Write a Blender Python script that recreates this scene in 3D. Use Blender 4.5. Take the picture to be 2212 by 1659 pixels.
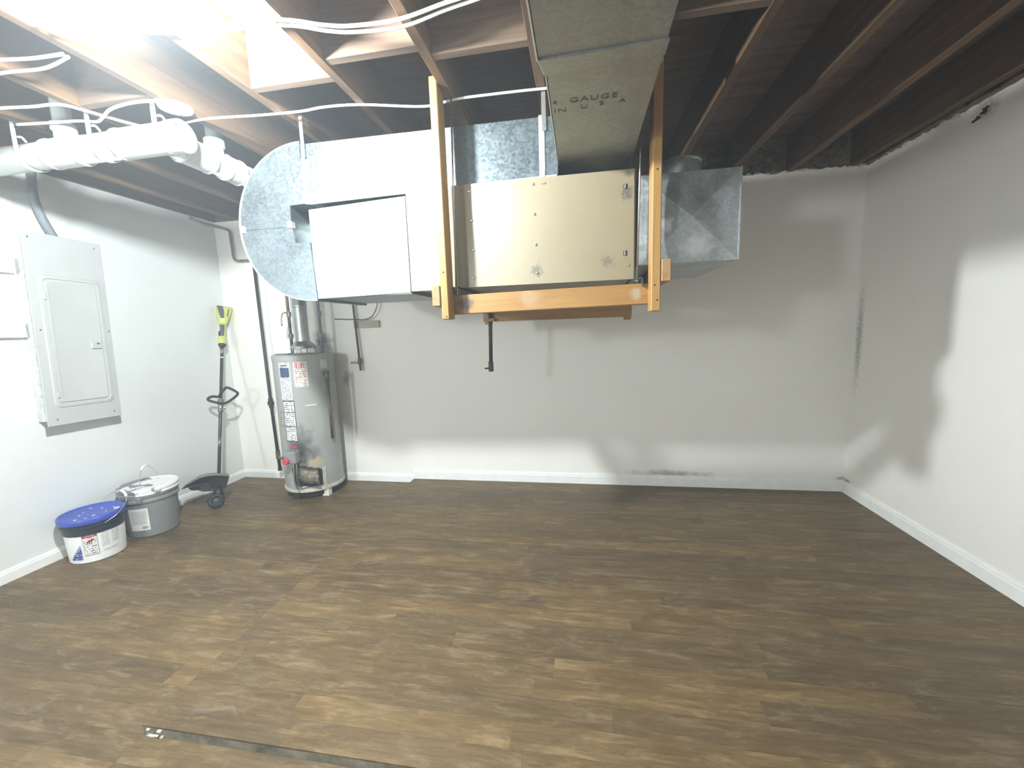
import bpy, bmesh, math, random
from mathutils import Vector, Matrix
random.seed(7)
for o in list(bpy.data.objects):
    bpy.data.objects.remove(o)
S = bpy.context.scene
C = S.collection

# ------------------------------------------------------------------ camera
F_PX, W_PX = 884.97, 2212.0
YAW, PITCH, ROLL = -0.170, -0.1329, -0.0327
cam = bpy.data.objects.new('camera', bpy.data.cameras.new('camera'))
C.objects.link(cam)
S.camera = cam
cam.data.sensor_fit = 'HORIZONTAL'
cam.data.sensor_width = 36.0
cam.data.lens = F_PX / W_PX * 36.0
cam.data.clip_start = 0.02
fwd = Vector((math.sin(YAW) * math.cos(PITCH), math.cos(YAW) * math.cos(PITCH), math.sin(PITCH)))
r0 = Vector((math.cos(YAW), -math.sin(YAW), 0))
u0 = r0.cross(fwd)
rt = r0 * math.cos(ROLL) + u0 * math.sin(ROLL)
up = -r0 * math.sin(ROLL) + u0 * math.cos(ROLL)
m = Matrix.Identity(4)
for i in range(3):
    m[i][0], m[i][1], m[i][2] = rt[i], up[i], -fwd[i]
m.translation = (0, 0, 1.3389)
cam.matrix_world = m

# ------------------------------------------------------------------ world, exposure
wd = bpy.data.worlds.new('world')
S.world = wd
wd.use_nodes = True
wd.node_tree.nodes['Background'].inputs[0].default_value = (0.9, 0.95, 1, 1)
wd.node_tree.nodes['Background'].inputs[1].default_value = 0.0
# added haze, stands in for lens glare round the bare bulb
GLARE_HAZE = 0.021
vsn = wd.node_tree.nodes.new('ShaderNodeVolumeScatter')
vsn.inputs['Color'].default_value = (0.88, 0.95, 1.0, 1)
vsn.inputs['Density'].default_value = GLARE_HAZE
wd.node_tree.links.new(vsn.outputs[0], wd.node_tree.nodes['World Output'].inputs['Volume'])
BULB_POWER = 150.0          # lamp over the drain pipe
FILL_POWER = 85.0       # added fill lamp, unseen behind the viewer, to soften the shadows
BULB_COLOR = (0.87, 0.965, 1.0)
BULB_POS = (-1.2, 1.044, 2.300)
FILL_POS = (-2.40, -1.75, 1.800)
S.view_settings.view_transform = 'Standard'
S.view_settings.look = 'None'
S.view_settings.gamma = 1.0
S.view_settings.use_curve_mapping = False
S.view_settings.exposure = 1.18
S.cycles.max_bounces = 7
S.cycles.diffuse_bounces = 5
S.cycles.glossy_bounces = 3
S.cycles.adaptive_threshold = 0.1
S.cycles.use_light_tree = False
S.cycles.sample_clamp_indirect = 6.0

# ------------------------------------------------------------------ measures
XL, XR, D, YF = -3.247, 1.949, 3.354, -2.6
H = 0.0355                    # the raised part of the floor
ZJ, ZD = 2.376, 2.611         # underside of joists, underside of deck
XS, YS = -1.4925, 1.004       # edges of the raised floor
J0, JS = -0.9948, 0.4064


# ------------------------------------------------------------------ helpers
def tag(o, label=None, cat=None, group=None, kind=None):
    if label: o['label'] = label
    if cat: o['category'] = cat
    if group: o['group'] = group
    if kind: o['kind'] = kind
    return o


def thing(name, label, cat, loc=(0, 0, 0), group=None):
    o = bpy.data.objects.new(name, None)
    C.objects.link(o)
    o.empty_display_size = 0.05
    o.location = loc
    return tag(o, label, cat, group)


def obj(name, bm, mat, parent=None, smooth=False, label=None):
    me = bpy.data.meshes.new(name)
    bmesh.ops.recalc_face_normals(bm, faces=bm.faces)
    if smooth:
        for f in bm.faces: f.smooth = True
        if smooth == 'auto':
            for e in bm.edges:
                if len(e.link_faces) == 2 and e.calc_face_angle(0) > 0.6: e.smooth = False
    bm.to_mesh(me)
    bm.free()
    me.materials.append(mat)
    o = bpy.data.objects.new(name, me)
    C.objects.link(o)
    if parent is not None:
        o.parent = parent
        if parent.type == 'EMPTY':
            o.matrix_parent_inverse = Matrix.Translation(-Vector(parent.location))
    if label: o['label'] = label
    return o


def NB(): return bmesh.new()


def box(bm, x0, x1, y0, y1, z0, z1, bev=0.0, seg=1):
    vs = [bm.verts.new((x, y, z)) for z in (z0, z1) for y in (y0, y1) for x in (x0, x1)]
    fs = [bm.faces.new([vs[i] for i in q]) for q in
          ((0, 2, 3, 1), (4, 5, 7, 6), (0, 1, 5, 4), (2, 6, 7, 3), (0, 4, 6, 2), (1, 3, 7, 5))]
    if bev > 0:
        es = list({e for f in fs for e in f.edges})
        bmesh.ops.bevel(bm, geom=es, offset=bev, segments=seg, affect='EDGES', profile=0.5)
    return bm


def hexa(bm, p, bev=0.0):
    """p: 8 corner points ordered like box()"""
    vs = [bm.verts.new(q) for q in p]
    fs = [bm.faces.new([vs[i] for i in q]) for q in
          ((0, 2, 3, 1), (4, 5, 7, 6), (0, 1, 5, 4), (2, 6, 7, 3), (0, 4, 6, 2), (1, 3, 7, 5))]
    if bev > 0:
        bmesh.ops.bevel(bm, geom=list({e for f in fs for e in f.edges}), offset=bev, segments=1, affect='EDGES')
    return bm


def prism(bm, poly, fn, a, b):
    """poly: 2-D outline, fn(u, v, w) -> 3-D point, extruded from w=a to w=b"""
    n = len(poly)
    A = [bm.verts.new(fn(u, v, a)) for u, v in poly]
    B = [bm.verts.new(fn(u, v, b)) for u, v in poly]
    bm.faces.new(A)
    bm.faces.new(list(reversed(B)))
    for i in range(n):
        bm.faces.new((A[i], A[(i + 1) % n], B[(i + 1) % n], B[i]))
    return bm


def frame(d):
    d = d.normalized()
    a = Vector((0, 0, 1)) if abs(d.z) < 0.9 else Vector((1, 0, 0))
    u = d.cross(a).normalized()
    return u, d.cross(u).normalized()


def tube(bm, pts, r, seg=10, caps=True, radii=None, closed=False):
    pts = [Vector(p) for p in pts]
    n = len(pts)
    rings = []
    u = None
    for i in range(n):
        if closed:
            d = pts[(i + 1) % n] - pts[i - 1]
        else:
            d = pts[min(i + 1, n - 1)] - pts[max(i - 1, 0)]
        d.normalize()
        if u is None:
            u, v = frame(d)
        else:
            u = (u - d * u.dot(d)).normalized()
            v = d.cross(u).normalized()
        rr = radii[i] if radii else r
        rings.append([bm.verts.new(pts[i] + u * rr * math.cos(2 * math.pi * k / seg) + v * rr * math.sin(2 * math.pi * k / seg)) for k in range(seg)])
    m_ = n if closed else n - 1
    for i in range(m_):
        A, B = rings[i], rings[(i + 1) % n]
        for k in range(seg):
            bm.faces.new((A[k], A[(k + 1) % seg], B[(k + 1) % seg], B[k]))
    if caps and not closed:
        bm.faces.new(list(reversed(rings[0])))
        bm.faces.new(rings[-1])
    return bm


def smooth_path(pts, n=6):
    P = [Vector(p) for p in pts]
    P = [P[0] * 2 - P[1]] + P + [P[-1] * 2 - P[-2]]
    out = []
    for i in range(1, len(P) - 2):
        for k in range(n):
            t = k / n
            a, b, c, d = P[i - 1], P[i], P[i + 1], P[i + 2]
            out.append(0.5 * ((2 * b) + (c - a) * t + (2 * a - 5 * b + 4 * c - d) * t * t + (3 * b - a - 3 * c + d) * t ** 3))
    out.append(P[-2])
    return out


def lathe(bm, prof, c=(0, 0, 0), seg=32, axis=None):
    """prof: list of (r, h); axis: direction of h"""
    c = Vector(c)
    ax = Vector(axis or (0, 0, 1)).normalized()
    if axis is None:
        u, v = Vector((1, 0, 0)), Vector((0, 1, 0))
    else:
        u, v = frame(ax)
    rings = []
    for r, h in prof:
        if r < 1e-6:
            rings.append([bm.verts.new(c + ax * h)])
        else:
            rings.append([bm.verts.new(c + ax * h + (u * math.cos(2 * math.pi * k / seg) + v * math.sin(2 * math.pi * k / seg)) * r) for k in range(seg)])
    for A, B in zip(rings, rings[1:]):
        for k in range(seg):
            a = (A[k], A[(k + 1) % seg]) if len(A) > 1 else (A[0],)
            b = (B[(k + 1) % seg], B[k]) if len(B) > 1 else (B[0],)
            if len(a) + len(b) > 2: bm.faces.new(a + b)
    return bm


def cpatch(bm, c, rf, a0, a1, z0, z1, off=0.0015, n=10, nz=1):
    """patch wrapped on an upright (tapered) cylinder, angles in degrees, with UVs"""
    uvl = bm.loops.layers.uv.verify()
    g = []
    for j in range(nz + 1):
        z = z0 + (z1 - z0) * j / nz
        row = []
        for i in range(n + 1):
            a = math.radians(a0 + (a1 - a0) * i / n)
            r = rf(z) + off
            row.append(bm.verts.new((c[0] + r * math.cos(a), c[1] + r * math.sin(a), z)))
        g.append(row)
    for j in range(nz):
        for i in range(n):
            f = bm.faces.new((g[j][i], g[j][i + 1], g[j + 1][i + 1], g[j + 1][i]))
            for l, (s, t) in zip(f.loops, ((i, j), (i + 1, j), (i + 1, j + 1), (i, j + 1))):
                l[uvl].uv = (s / n, t / nz)
    return bm


def disc_bolt(bm, p, r, h, axis, seg=10):
    lathe(bm, [(0, 0), (r, 0), (r, h * 0.5), (r * 0.6, h), (0, h)], p, seg, axis)


# ------------------------------------------------------------------ materials
class Mat:
    def __init__(self, name):
        self.m = bpy.data.materials.new(name)
        self.m.use_nodes = True
        self.t = self.m.node_tree
        self.b = self.t.nodes['Principled BSDF']

    def n(self, typ, **kw):
        nd = self.t.nodes.new(typ)
        for k, v in kw.items():
            if k.startswith('_'):
                setattr(nd, k[1:], v)
                continue
            key = int(k[1:]) if k[0] == 'i' and k[1:].isdigit() else k.replace('__', ' ')
            s = nd.inputs[key]
            if isinstance(v, bpy.types.NodeSocket): self.t.links.new(v, s)
            else: s.default_value = v
        return nd

    def set(self, key, v):
        s = self.b.inputs[key]
        if isinstance(v, bpy.types.NodeSocket): self.t.links.new(v, s)
        else: s.default_value = v

    def pos(self): return self.n('ShaderNodeNewGeometry').outputs['Position']

    def mapped(self, vec, scale=(1, 1, 1), loc=(0, 0, 0)):
        nd = self.n('ShaderNodeMapping', Vector=vec)
        nd.inputs['Scale'].default_value = scale
        if isinstance(loc, bpy.types.NodeSocket): self.t.links.new(loc, nd.inputs['Location'])
        else: nd.inputs['Location'].default_value = loc
        return nd.outputs[0]

    def noise(self, vec, scale, detail=5, rough=0.55, dist=0.0):
        return self.n('ShaderNodeTexNoise', Vector=vec, Scale=scale, Detail=detail, Roughness=rough, Distortion=dist).outputs['Fac']

    def ramp(self, fac, stops):
        nd = self.n('ShaderNodeValToRGB', Fac=fac)
        cr = nd.color_ramp
        while len(cr.elements) < len(stops): cr.elements.new(0.5)
        for e, (p, c) in zip(cr.elements, stops):
            e.position = p
            e.color = (*c, 1) if len(c) == 3 else c
        return nd.outputs[0]

    def math(self, op, a, b=0.0, c=None, clamp=False):
        nd = self.n('ShaderNodeMath', i0=a, i1=b, _operation=op, _use_clamp=clamp)
        if c is not None:
            if isinstance(c, bpy.types.NodeSocket): self.t.links.new(c, nd.inputs[2])
            else: nd.inputs[2].default_value = c
        return nd.outputs[0]

    def mix(self, fac, a, b, mode='MIX'):
        nd = self.t.nodes.new('ShaderNodeMix')
        nd.data_type = 'RGBA'
        nd.blend_type = mode
        for s, v in ((nd.inputs[0], fac), (nd.inputs[6], a), (nd.inputs[7], b)):
            if isinstance(v, bpy.types.NodeSocket): self.t.links.new(v, s)
            else: s.default_value = (*v, 1) if isinstance(v, tuple) and len(v) == 3 else v
        return nd.outputs[2]

    def bump(self, h, strength=0.2, dist=0.01):
        self.set('Normal', self.n('ShaderNodeBump', Height=h, Strength=strength, Distance=dist).outputs[0])

    def blob(self, center, radius, nscale=20.0, edge=0.5, squash=(1, 1, 1), thr=0.5):
        """mask of an irregular spot around a point"""
        p = self.pos()
        d = self.n('ShaderNodeVectorMath', i0=p, i1=center, _operation='SUBTRACT').outputs[0]
        d = self.n('ShaderNodeVectorMath', i0=d, i1=squash, _operation='MULTIPLY').outputs[0]
        l = self.n('ShaderNodeVectorMath', i0=d, _operation='LENGTH').outputs['Value']
        f = self.math('SUBTRACT', 1.0, self.math('DIVIDE', l, radius))
        nz = self.noise(p, nscale, 6, 0.65)
        f = self.math('ADD', f, self.math('MULTIPLY', self.math('SUBTRACT', nz, 0.5), 1.6))
        return self.n('ShaderNodeMapRange', Value=f, i1=thr - edge / 2, i2=thr + edge / 2, i3=0.0, i4=1.0).outputs[0]


def simple(name, col, rough=0.5, metal=0.0, var=0.06, scale=30.0, bump=0.0, spec=None):
    M = Mat(name)
    p = M.pos()
    f = M.noise(p, scale, 5, 0.6)
    lo = tuple(max(0, c * (1 - var * 2)) for c in col)
    hi = tuple(min(1, c * (1 + var * 2)) for c in col)
    M.set('Base Color', M.ramp(f, [(0.25, lo), (0.75, hi)]))
    M.set('Roughness', rough)
    M.set('Metallic', metal)
    if spec is not None: M.set('Specular IOR Level', spec)
    if bump: M.bump(f, bump, 0.002)
    return M.m


def wood(name, dark, mid, light, axis='y', rough=0.7, knots=0.0, stains=(), gs=1.0):
    M = Mat(name)
    p = M.pos()
    rnd = M.n('ShaderNodeObjectInfo').outputs['Random']
    off = M.n('ShaderNodeCombineXYZ', X=M.math('MULTIPLY', rnd, 13.0), Y=M.math('MULTIPLY', rnd, 7.0), Z=M.math('MULTIPLY', rnd, 31.0)).outputs[0]
    sc = {'x': (1.2, 16, 16), 'y': (16, 1.2, 16), 'z': (16, 16, 1.2)}[axis]
    v = M.mapped(p, tuple(s * gs for s in sc), off)
    g = M.noise(v, 2.0, 7, 0.6, 0.8)
    b = M.noise(p, 2.2, 4, 0.6)
    f = M.math('ADD', M.math('MULTIPLY', g, 0.75), M.math('MULTIPLY', b, 0.3))
    col = M.ramp(f, [(0.28, dark), (0.5, mid), (0.72, light)])
    br = M.math('ADD', 0.82, M.math('MULTIPLY', rnd, 0.36))
    col = M.mix(1.0, col, M.n('ShaderNodeCombineColor', Red=br, Green=br, Blue=br).outputs[0], 'MULTIPLY')
    if knots > 0:
        vor = M.n('ShaderNodeTexVoronoi', Vector=M.mapped(p, {'x': (2.4, 7, 7), 'y': (7, 2.4, 7), 'z': (7, 7, 2.4)}[axis], off), Scale=1.3).outputs['Distance']
        k = M.n('ShaderNodeMapRange', Value=vor, i1=0.05, i2=0.10, i3=knots, i4=0.0).outputs[0]
        col = M.mix(k, col, tuple(c * 0.35 for c in dark))
    for c, r, colr, ns in stains:
        col = M.mix(M.blob(c, r, ns), col, colr)
    M.set('Base Color', col)
    M.set('Roughness', rough)
    M.bump(g, 0.25, 0.003)
    return M.m


def wallpaint(name, col, stains=()):
    M = Mat(name)
    p = M.pos()
    a = M.noise(p, 1.3, 5, 0.6)
    c = M.ramp(a, [(0.3, tuple(x * 0.955 for x in col)), (0.7, col)])
    for ce, r, colr, ns, sq in stains:
        c = M.mix(M.blob(ce, r, ns, 0.7, sq), c, colr)
    M.set('Base Color', c)
    M.set('Roughness', 0.55)
    h = M.noise(p, 160.0, 3, 0.6)
    h2 = M.noise(p, 14.0, 4, 0.6)
    M.bump(M.math('ADD', M.math('MULTIPLY', h, 0.5), M.math('MULTIPLY', h2, 1.2)), 0.18, 0.004)
    return M.m


def floor_mat():
    M = Mat('vinyl_plank')
    p = M.pos()
    rnd = M.n('ShaderNodeObjectInfo').outputs['Random']
    off = M.n('ShaderNodeCombineXYZ', X=M.math('MULTIPLY', rnd, 37.0), Y=M.math('MULTIPLY', rnd, 11.0), Z=0.0).outputs[0]
    g = M.noise(M.mapped(p, (1.6, 22, 1), off), 2.2, 9, 0.66, 0.9)
    g2 = M.noise(M.mapped(p, (5, 60, 1), off), 3.0, 6, 0.7, 0.3)
    b = M.noise(M.mapped(p, (1.0, 3.0, 1), off), 2.4, 5, 0.6, 0.5)
    sp = M.noise(M.mapped(p, (34, 70, 1), off), 2.0, 4, 0.7)
    f = M.math('ADD', M.math('ADD', M.math('MULTIPLY', g, 0.42), M.math('MULTIPLY', g2, 0.24)), M.math('ADD', M.math('MULTIPLY', b, 0.26), M.math('MULTIPLY', sp, 0.10)))
    col = M.ramp(f, [(0.34, (0.072, 0.047, 0.023)), (0.47, (0.126, 0.086, 0.044)), (0.56, (0.164, 0.115, 0.061)), (0.7, (0.235, 0.174, 0.101))])
    warm = M.ramp(rnd, [(0.0, (0.84, 0.82, 0.82)), (0.35, (1.0, 0.98, 0.95)), (0.7, (1.08, 1.04, 0.93)), (1.0, (1.26, 1.19, 1.02))])
    mo = M.noise(M.mapped(p, (2.0, 9.0, 1), off), 2.6, 8, 0.70, 0.45)
    col = M.mix(M.n('ShaderNodeMapRange', Value=mo, i1=0.36, i2=0.62, i3=0.45, i4=0.0).outputs[0], col, (0.070, 0.048, 0.026))
    col = M.mix(M.n('ShaderNodeMapRange', Value=mo, i1=0.53, i2=0.74, i3=0.0, i4=0.6).outputs[0], col, (0.30, 0.225, 0.13))
    col = M.mix(1.0, col, warm, 'MULTIPLY')
    # pale dusty scuffs
    sc = M.noise(M.mapped(p, (2.2, 4.5, 1)), 3.0, 8, 0.7, 1.4)
    sm = M.n('ShaderNodeMapRange', Value=sc, i1=0.55, i2=0.74, i3=0.0, i4=0.55).outputs[0]
    col = M.mix(sm, col, (0.25, 0.21, 0.155))
    # worn dark spot and fine scratches
    col = M.mix(M.math('MULTIPLY', M.blob((-1.84, 1.98, 0.0), 0.06, 40.0, 0.4), 0.7), col, (0.06, 0.045, 0.035))
    M.set('Base Color', col)
    M.set('Roughness', M.n('ShaderNodeMapRange', Value=sc, i1=0.3, i2=0.7, i3=0.42, i4=0.62).outputs[0])
    M.set('Specular IOR Level', 0.35)
    M.bump(g2, 0.12, 0.002)
    return M.m


def galvanised(name, base=(0.66, 0.69, 0.71), rough=0.42, metal=0.75, dirt=0.0, stains=()):
    M = Mat(name)
    p = M.pos()
    v = M.n('ShaderNodeTexVoronoi', Vector=p, Scale=95.0).outputs['Color']
    sp = M.n('ShaderNodeSeparateColor', i0=v).outputs[0]
    b = M.noise(p, 6.0, 6, 0.65)
    f = M.math('ADD', M.math('MULTIPLY', sp, 0.35), M.math('MULTIPLY', b, 0.75))
    col = M.ramp(f, [(0.25, tuple(c * 0.80 for c in base)), (0.75, tuple(min(1, c * 1.12) for c in base))])
    if dirt:
        d = M.noise(p, 3.1, 7, 0.7, 0.6)
        col = M.mix(M.n('ShaderNodeMapRange', Value=d, i1=0.42, i2=0.66, i3=0.0, i4=dirt).outputs[0], col, (0.10, 0.095, 0.085))
    for c, r, colr, ns in stains:
        col = M.mix(M.blob(c, r, ns, 0.5), col, colr)
    M.set('Base Color', col)
    M.set('Metallic', metal)
    M.set('Roughness', M.n('ShaderNodeMapRange', Value=f, i1=0.2, i2=0.9, i3=rough - 0.08, i4=rough + 0.12).outputs[0])
    return M.m


def printed(name, paper, ink, lines=12, dens=0.55, cols=14.0, border=None):
    """small print: rows of broken ink on paper, laid out in the label's own UVs"""
    M = Mat(name)
    uv = M.n('ShaderNodeUVMap').outputs[0]
    sx = M.n('ShaderNodeSeparateXYZ', i0=uv)
    u, v = sx.outputs[0], sx.outputs[1]
    row = M.math('MULTIPLY', v, float(lines))
    fr = M.math('FRACT', row)
    on = M.math('MULTIPLY', M.math('GREATER_THAN', fr, 0.3), M.math('LESS_THAN', fr, 0.8))
    rid = M.math('FLOOR', row)
    w = M.n('ShaderNodeTexWhiteNoise', _noise_dimensions='2D', i0=M.n('ShaderNodeCombineXYZ', X=M.math('FLOOR', M.math('MULTIPLY', u, cols)), Y=rid).outputs[0]).outputs[0]
    on = M.math('MULTIPLY', on, M.math('LESS_THAN', w, dens))
    inside = M.math('MULTIPLY', M.math('GREATER_THAN', u, 0.08), M.math('LESS_THAN', u, 0.92))
    on = M.math('MULTIPLY', on, inside)
    col = M.mix(on, paper, ink)
    if border:
        e = M.math('MAXIMUM', M.math('MAXIMUM', M.math('LESS_THAN', u, 0.05), M.math('GREATER_THAN', u, 0.95)),
                   M.math('MAXIMUM', M.math('LESS_THAN', v, 0.02), M.math('GREATER_THAN', v, 0.98)))
        col = M.mix(e, col, border)
    M.set('Base Color', col)
    M.set('Roughness', 0.5)
    return M.m


def barred(name, paper, ink, n=9.0):
    M = Mat(name)
    u = M.n('ShaderNodeSeparateXYZ', i0=M.n('ShaderNodeUVMap').outputs[0]).outputs[0]
    k = M.math('MULTIPLY', u, n)
    w = M.n('ShaderNodeTexWhiteNoise', _noise_dimensions='1D', W=M.math('FLOOR', k)).outputs[0]
    on = M.math('LESS_THAN', M.math('FRACT', k), M.math('ADD', 0.3, M.math('MULTIPLY', w, 0.5)))
    M.set('Base Color', M.mix(on, paper, ink))
    M.set('Roughness', 0.5)
    return M.m


WHITE = (0.87, 0.838, 0.785)
m_floor = floor_mat()
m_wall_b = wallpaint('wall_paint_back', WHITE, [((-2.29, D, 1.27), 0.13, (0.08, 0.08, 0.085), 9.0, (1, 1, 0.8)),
                                               ((-2.08, D, 0.95), 0.05, (0.40, 0.40, 0.39), 18.0, (1, 1, 0.5)),
                                               ((0.7, D, 0.14), 0.12, (0.42, 0.39, 0.35), 16.0, (0.25, 1, 3)),
                                               ((1.935, D, 0.135), 0.035, (0.42, 0.34, 0.28), 45.0, (0.6, 1, 1.6))])
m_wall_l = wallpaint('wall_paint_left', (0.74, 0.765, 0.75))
m_wall_r = wallpaint('wall_paint_right', WHITE, [((XR, 2.50, 2.33), 0.10, (0.42, 0.38, 0.33), 25.0, (1, 1, 1.5)),
                                                ((XR, 3.31, 0.135), 0.035, (0.36, 0.27, 0.22), 45.0, (1, 0.6, 1.6)),
                                                ((XR, 3.30, 1.2), 0.05, (0.45, 0.43, 0.40), 40.0, (1, 1, 0.1))])
m_base = simple('painted_trim', (0.85, 0.845, 0.82), 0.4, 0, 0.03, 12)
m_joist = wood('aged_joist', (0.060, 0.030, 0.013), (0.125, 0.066, 0.030), (0.20, 0.112, 0.054), 'y', 0.75, 0.25, gs=0.8)
m_deck = wood('subfloor_deck', (0.085, 0.055, 0.043), (0.15, 0.10, 0.08), (0.22, 0.155, 0.128), 'x', 0.8, 0.0, gs=0.6)
m_block = wood('blocking_wood', (0.09, 0.056, 0.036), (0.165, 0.107, 0.071), (0.24, 0.162, 0.113), 'x', 0.75, 0.2)
m_pine_z = wood('pine_post', (0.25, 0.125, 0.034), (0.36, 0.195, 0.060), (0.43, 0.25, 0.088), 'z', 0.55, 0.7)
m_pine_x = wood('pine_beam', (0.19, 0.092, 0.024), (0.27, 0.140, 0.040), (0.32, 0.18, 0.060), 'x', 0.5, 0.8,
                stains=[((-0.23, 1.889, 1.475), 0.075, (0.33, 0.215, 0.105), 9.0), ((-0.53, 1.889, 1.46), 0.05, (0.10, 0.065, 0.04), 16.0), ((0.24, 1.889, 1.475), 0.04, (0.36, 0.28, 0.17), 22.0)])
m_pine_y = wood('pine_rail', (0.20, 0.105, 0.045), (0.29, 0.165, 0.075), (0.36, 0.22, 0.11), 'y', 0.6, 0.4)
m_galv = galvanised('galvanised_sheet', (0.185, 0.216, 0.232), 0.36, 0.82)
m_galv_trunk = galvanised('galvanised_trunk', (0.33, 0.345, 0.33), 0.42, 0.85, 0.2)
m_galv_ret = galvanised('galvanised_return', (0.43, 0.46, 0.47), 0.40, 0.75, 0.35,
                        [((0.50, 1.94, 1.68), 0.10, (0.62, 0.62, 0.63), 16.0), ((0.37, 1.94, 1.76), 0.05, (0.75, 0.77, 0.80), 30.0)])
m_galv_white = galvanised('plenum_sheet', (0.30, 0.335, 0.35), 0.38, 0.75)
m_cleat = simple('duct_cleat', (0.62, 0.66, 0.68), 0.4, 0.7, 0.05)
m_beige = None


def beige_mat():
    M = Mat('furnace_beige')
    p = M.pos()
    b = M.noise(p, 3.0, 5, 0.6)
    col = M.ramp(b, [(0.3, (0.235, 0.193, 0.122)), (0.7, (0.262, 0.218, 0.142))])
    for c, r, ns, k in (((0.20, 1.93, 1.91), 0.085, 60.0, 0.85), ((-0.20, 1.93, 1.60), 0.075, 45.0, 0.8), ((0.12, 1.93, 1.625), 0.07, 60.0, 0.6), ((0.205, 1.93, 1.99), 0.04, 70.0, 0.8)):
        col = M.mix(M.math('MULTIPLY', M.blob(c, r, ns, 0.25, (1, 1, 1), 0.72), k), col, (0.10, 0.09, 0.075))
    M.set('Base Color', col)
    M.set('Roughness', 0.36)
    M.set('Specular IOR Level', 0.5)
    return M.m


m_beige = beige_mat()
m_dark = simple('opening_shade', (0.018, 0.017, 0.016), 0.9)  # near-black colour standing in for the shade inside openings and gaps
m_steel = simple('dull_steel', (0.42, 0.43, 0.44), 0.4, 0.9, 0.1)
m_screw = simple('bright_screw', (0.70, 0.69, 0.66), 0.3, 0.9, 0.05)
m_blackpipe = simple('black_iron_pipe', (0.045, 0.042, 0.042), 0.5, 0.4, 0.15)
m_brownpipe = simple('brown_iron_pipe', (0.13, 0.105, 0.085), 0.5, 0.5, 0.15)
m_copper = simple('tarnished_pipe', (0.24, 0.21, 0.19), 0.45, 0.6, 0.2)
m_brass = simple('brass', (0.45, 0.31, 0.13), 0.4, 0.8, 0.1)
m_pvc = simple('white_pvc', (0.60, 0.62, 0.60), 0.32, 0, 0.02)
m_hook = simple('white_hanger', (0.88, 0.88, 0.86), 0.35, 0, 0.02)
m_cable = simple('white_cable', (0.74, 0.73, 0.69), 0.45, 0, 0.05)
m_greycable = simple('grey_cable', (0.20, 0.22, 0.245), 0.55, 0, 0.08)
m_panel = simple('panel_paint', (0.49, 0.505, 0.49), 0.38, 0, 0.02, 8)
m_panelbox = simple('panel_box_paint', (0.55, 0.555, 0.54), 0.6, 0, 0.14, 45, 0.3)
m_heater = None


def heater_mat():
    M = Mat('heater_grey')
    p = M.pos()
    b = M.noise(p, 5.0, 6, 0.6)
    col = M.ramp(b, [(0.3, (0.30, 0.305, 0.29)), (0.7, (0.36, 0.365, 0.345))])
    col = M.mix(M.math('MULTIPLY', M.blob((-2.235, 2.885, 0.42), 0.155, 8.0, 0.8, (1, 1, 0.62)), 0.93), col, (0.03, 0.028, 0.026))
    col = M.mix(M.blob((-2.15, 2.92, 0.31), 0.13, 20.0, 0.35, (1, 1, 1.5)), col, (0.42, 0.34, 0.23))
    col = M.mix(M.math('MULTIPLY', M.blob((-2.12, 2.95, 0.23), 0.06, 50.0, 0.3), 0.8), col, (0.13, 0.06, 0.03))
    M.set('Base Color', col)
    M.set('Roughness', 0.42)
    return M.m


m_heater = heater_mat()
m_rust = simple('rusty_sheet', (0.36, 0.325, 0.26), 0.4, 0.6, 0.28, 40)
m_rustrim = simple('cream_rim', (0.52, 0.48, 0.39), 0.55, 0, 0.18, 30)
m_red = simple('red_plastic', (0.52, 0.055, 0.075), 0.35, 0, 0.06)
m_valve = simple('valve_grey', (0.36, 0.36, 0.37), 0.4, 0.5, 0.08)
m_flue = galvanised('flue_sheet', (0.50, 0.53, 0.54), 0.34, 0.9, 0.35)
m_paper = simple('label_paper', (0.74, 0.74, 0.71), 0.5, 0, 0.02)
m_black = simple('black_plastic', (0.016, 0.0165, 0.018), 0.5, 0, 0.1)
m_blackrim = simple('scuffed_rim', (0.20, 0.20, 0.195), 0.5, 0, 0.15)
m_lime = simple('lime_plastic', (0.56, 0.60, 0.15), 0.4, 0, 0.04)
m_charcoal = simple('charcoal_grip', (0.085, 0.095, 0.10), 0.55, 0, 0.08)
m_shaft = simple('shaft_coating', (0.062, 0.058, 0.066), 0.35, 0.3, 0.1)
m_joint = simple('grey_coupler', (0.26, 0.26, 0.265), 0.4, 0.6, 0.1)
m_bucket_w = simple('white_pail', (0.80, 0.80, 0.78), 0.38, 0, 0.02)
m_blue = simple('blue_lid', (0.045, 0.075, 0.40), 0.38, 0, 0.08)
m_navy = simple('navy_band', (0.016, 0.028, 0.042), 0.4, 0, 0.1)
m_bucket_g = simple('grey_pail', (0.205, 0.215, 0.215), 0.45, 0, 0.05)
m_concrete = simple('riser_concrete', (0.19, 0.172, 0.14), 0.85, 0, 0.36, 14, 0.4)
m_plaster = simple('plaster_crumb', (0.72, 0.69, 0.63), 0.8, 0, 0.1, 40, 0.4)
m_insul = simple('old_insulation', (0.13, 0.10, 0.075), 0.95, 0, 0.3, 30, 0.5)
m_sill = wood('sill_wood', (0.085, 0.06, 0.036), (0.19, 0.14, 0.085), (0.30, 0.24, 0.155), 'y', 0.85, 0.4)
m_inkgrey = simple('stencil_ink', (0.085, 0.085, 0.08), 0.6, 0.2, 0.05)


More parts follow.
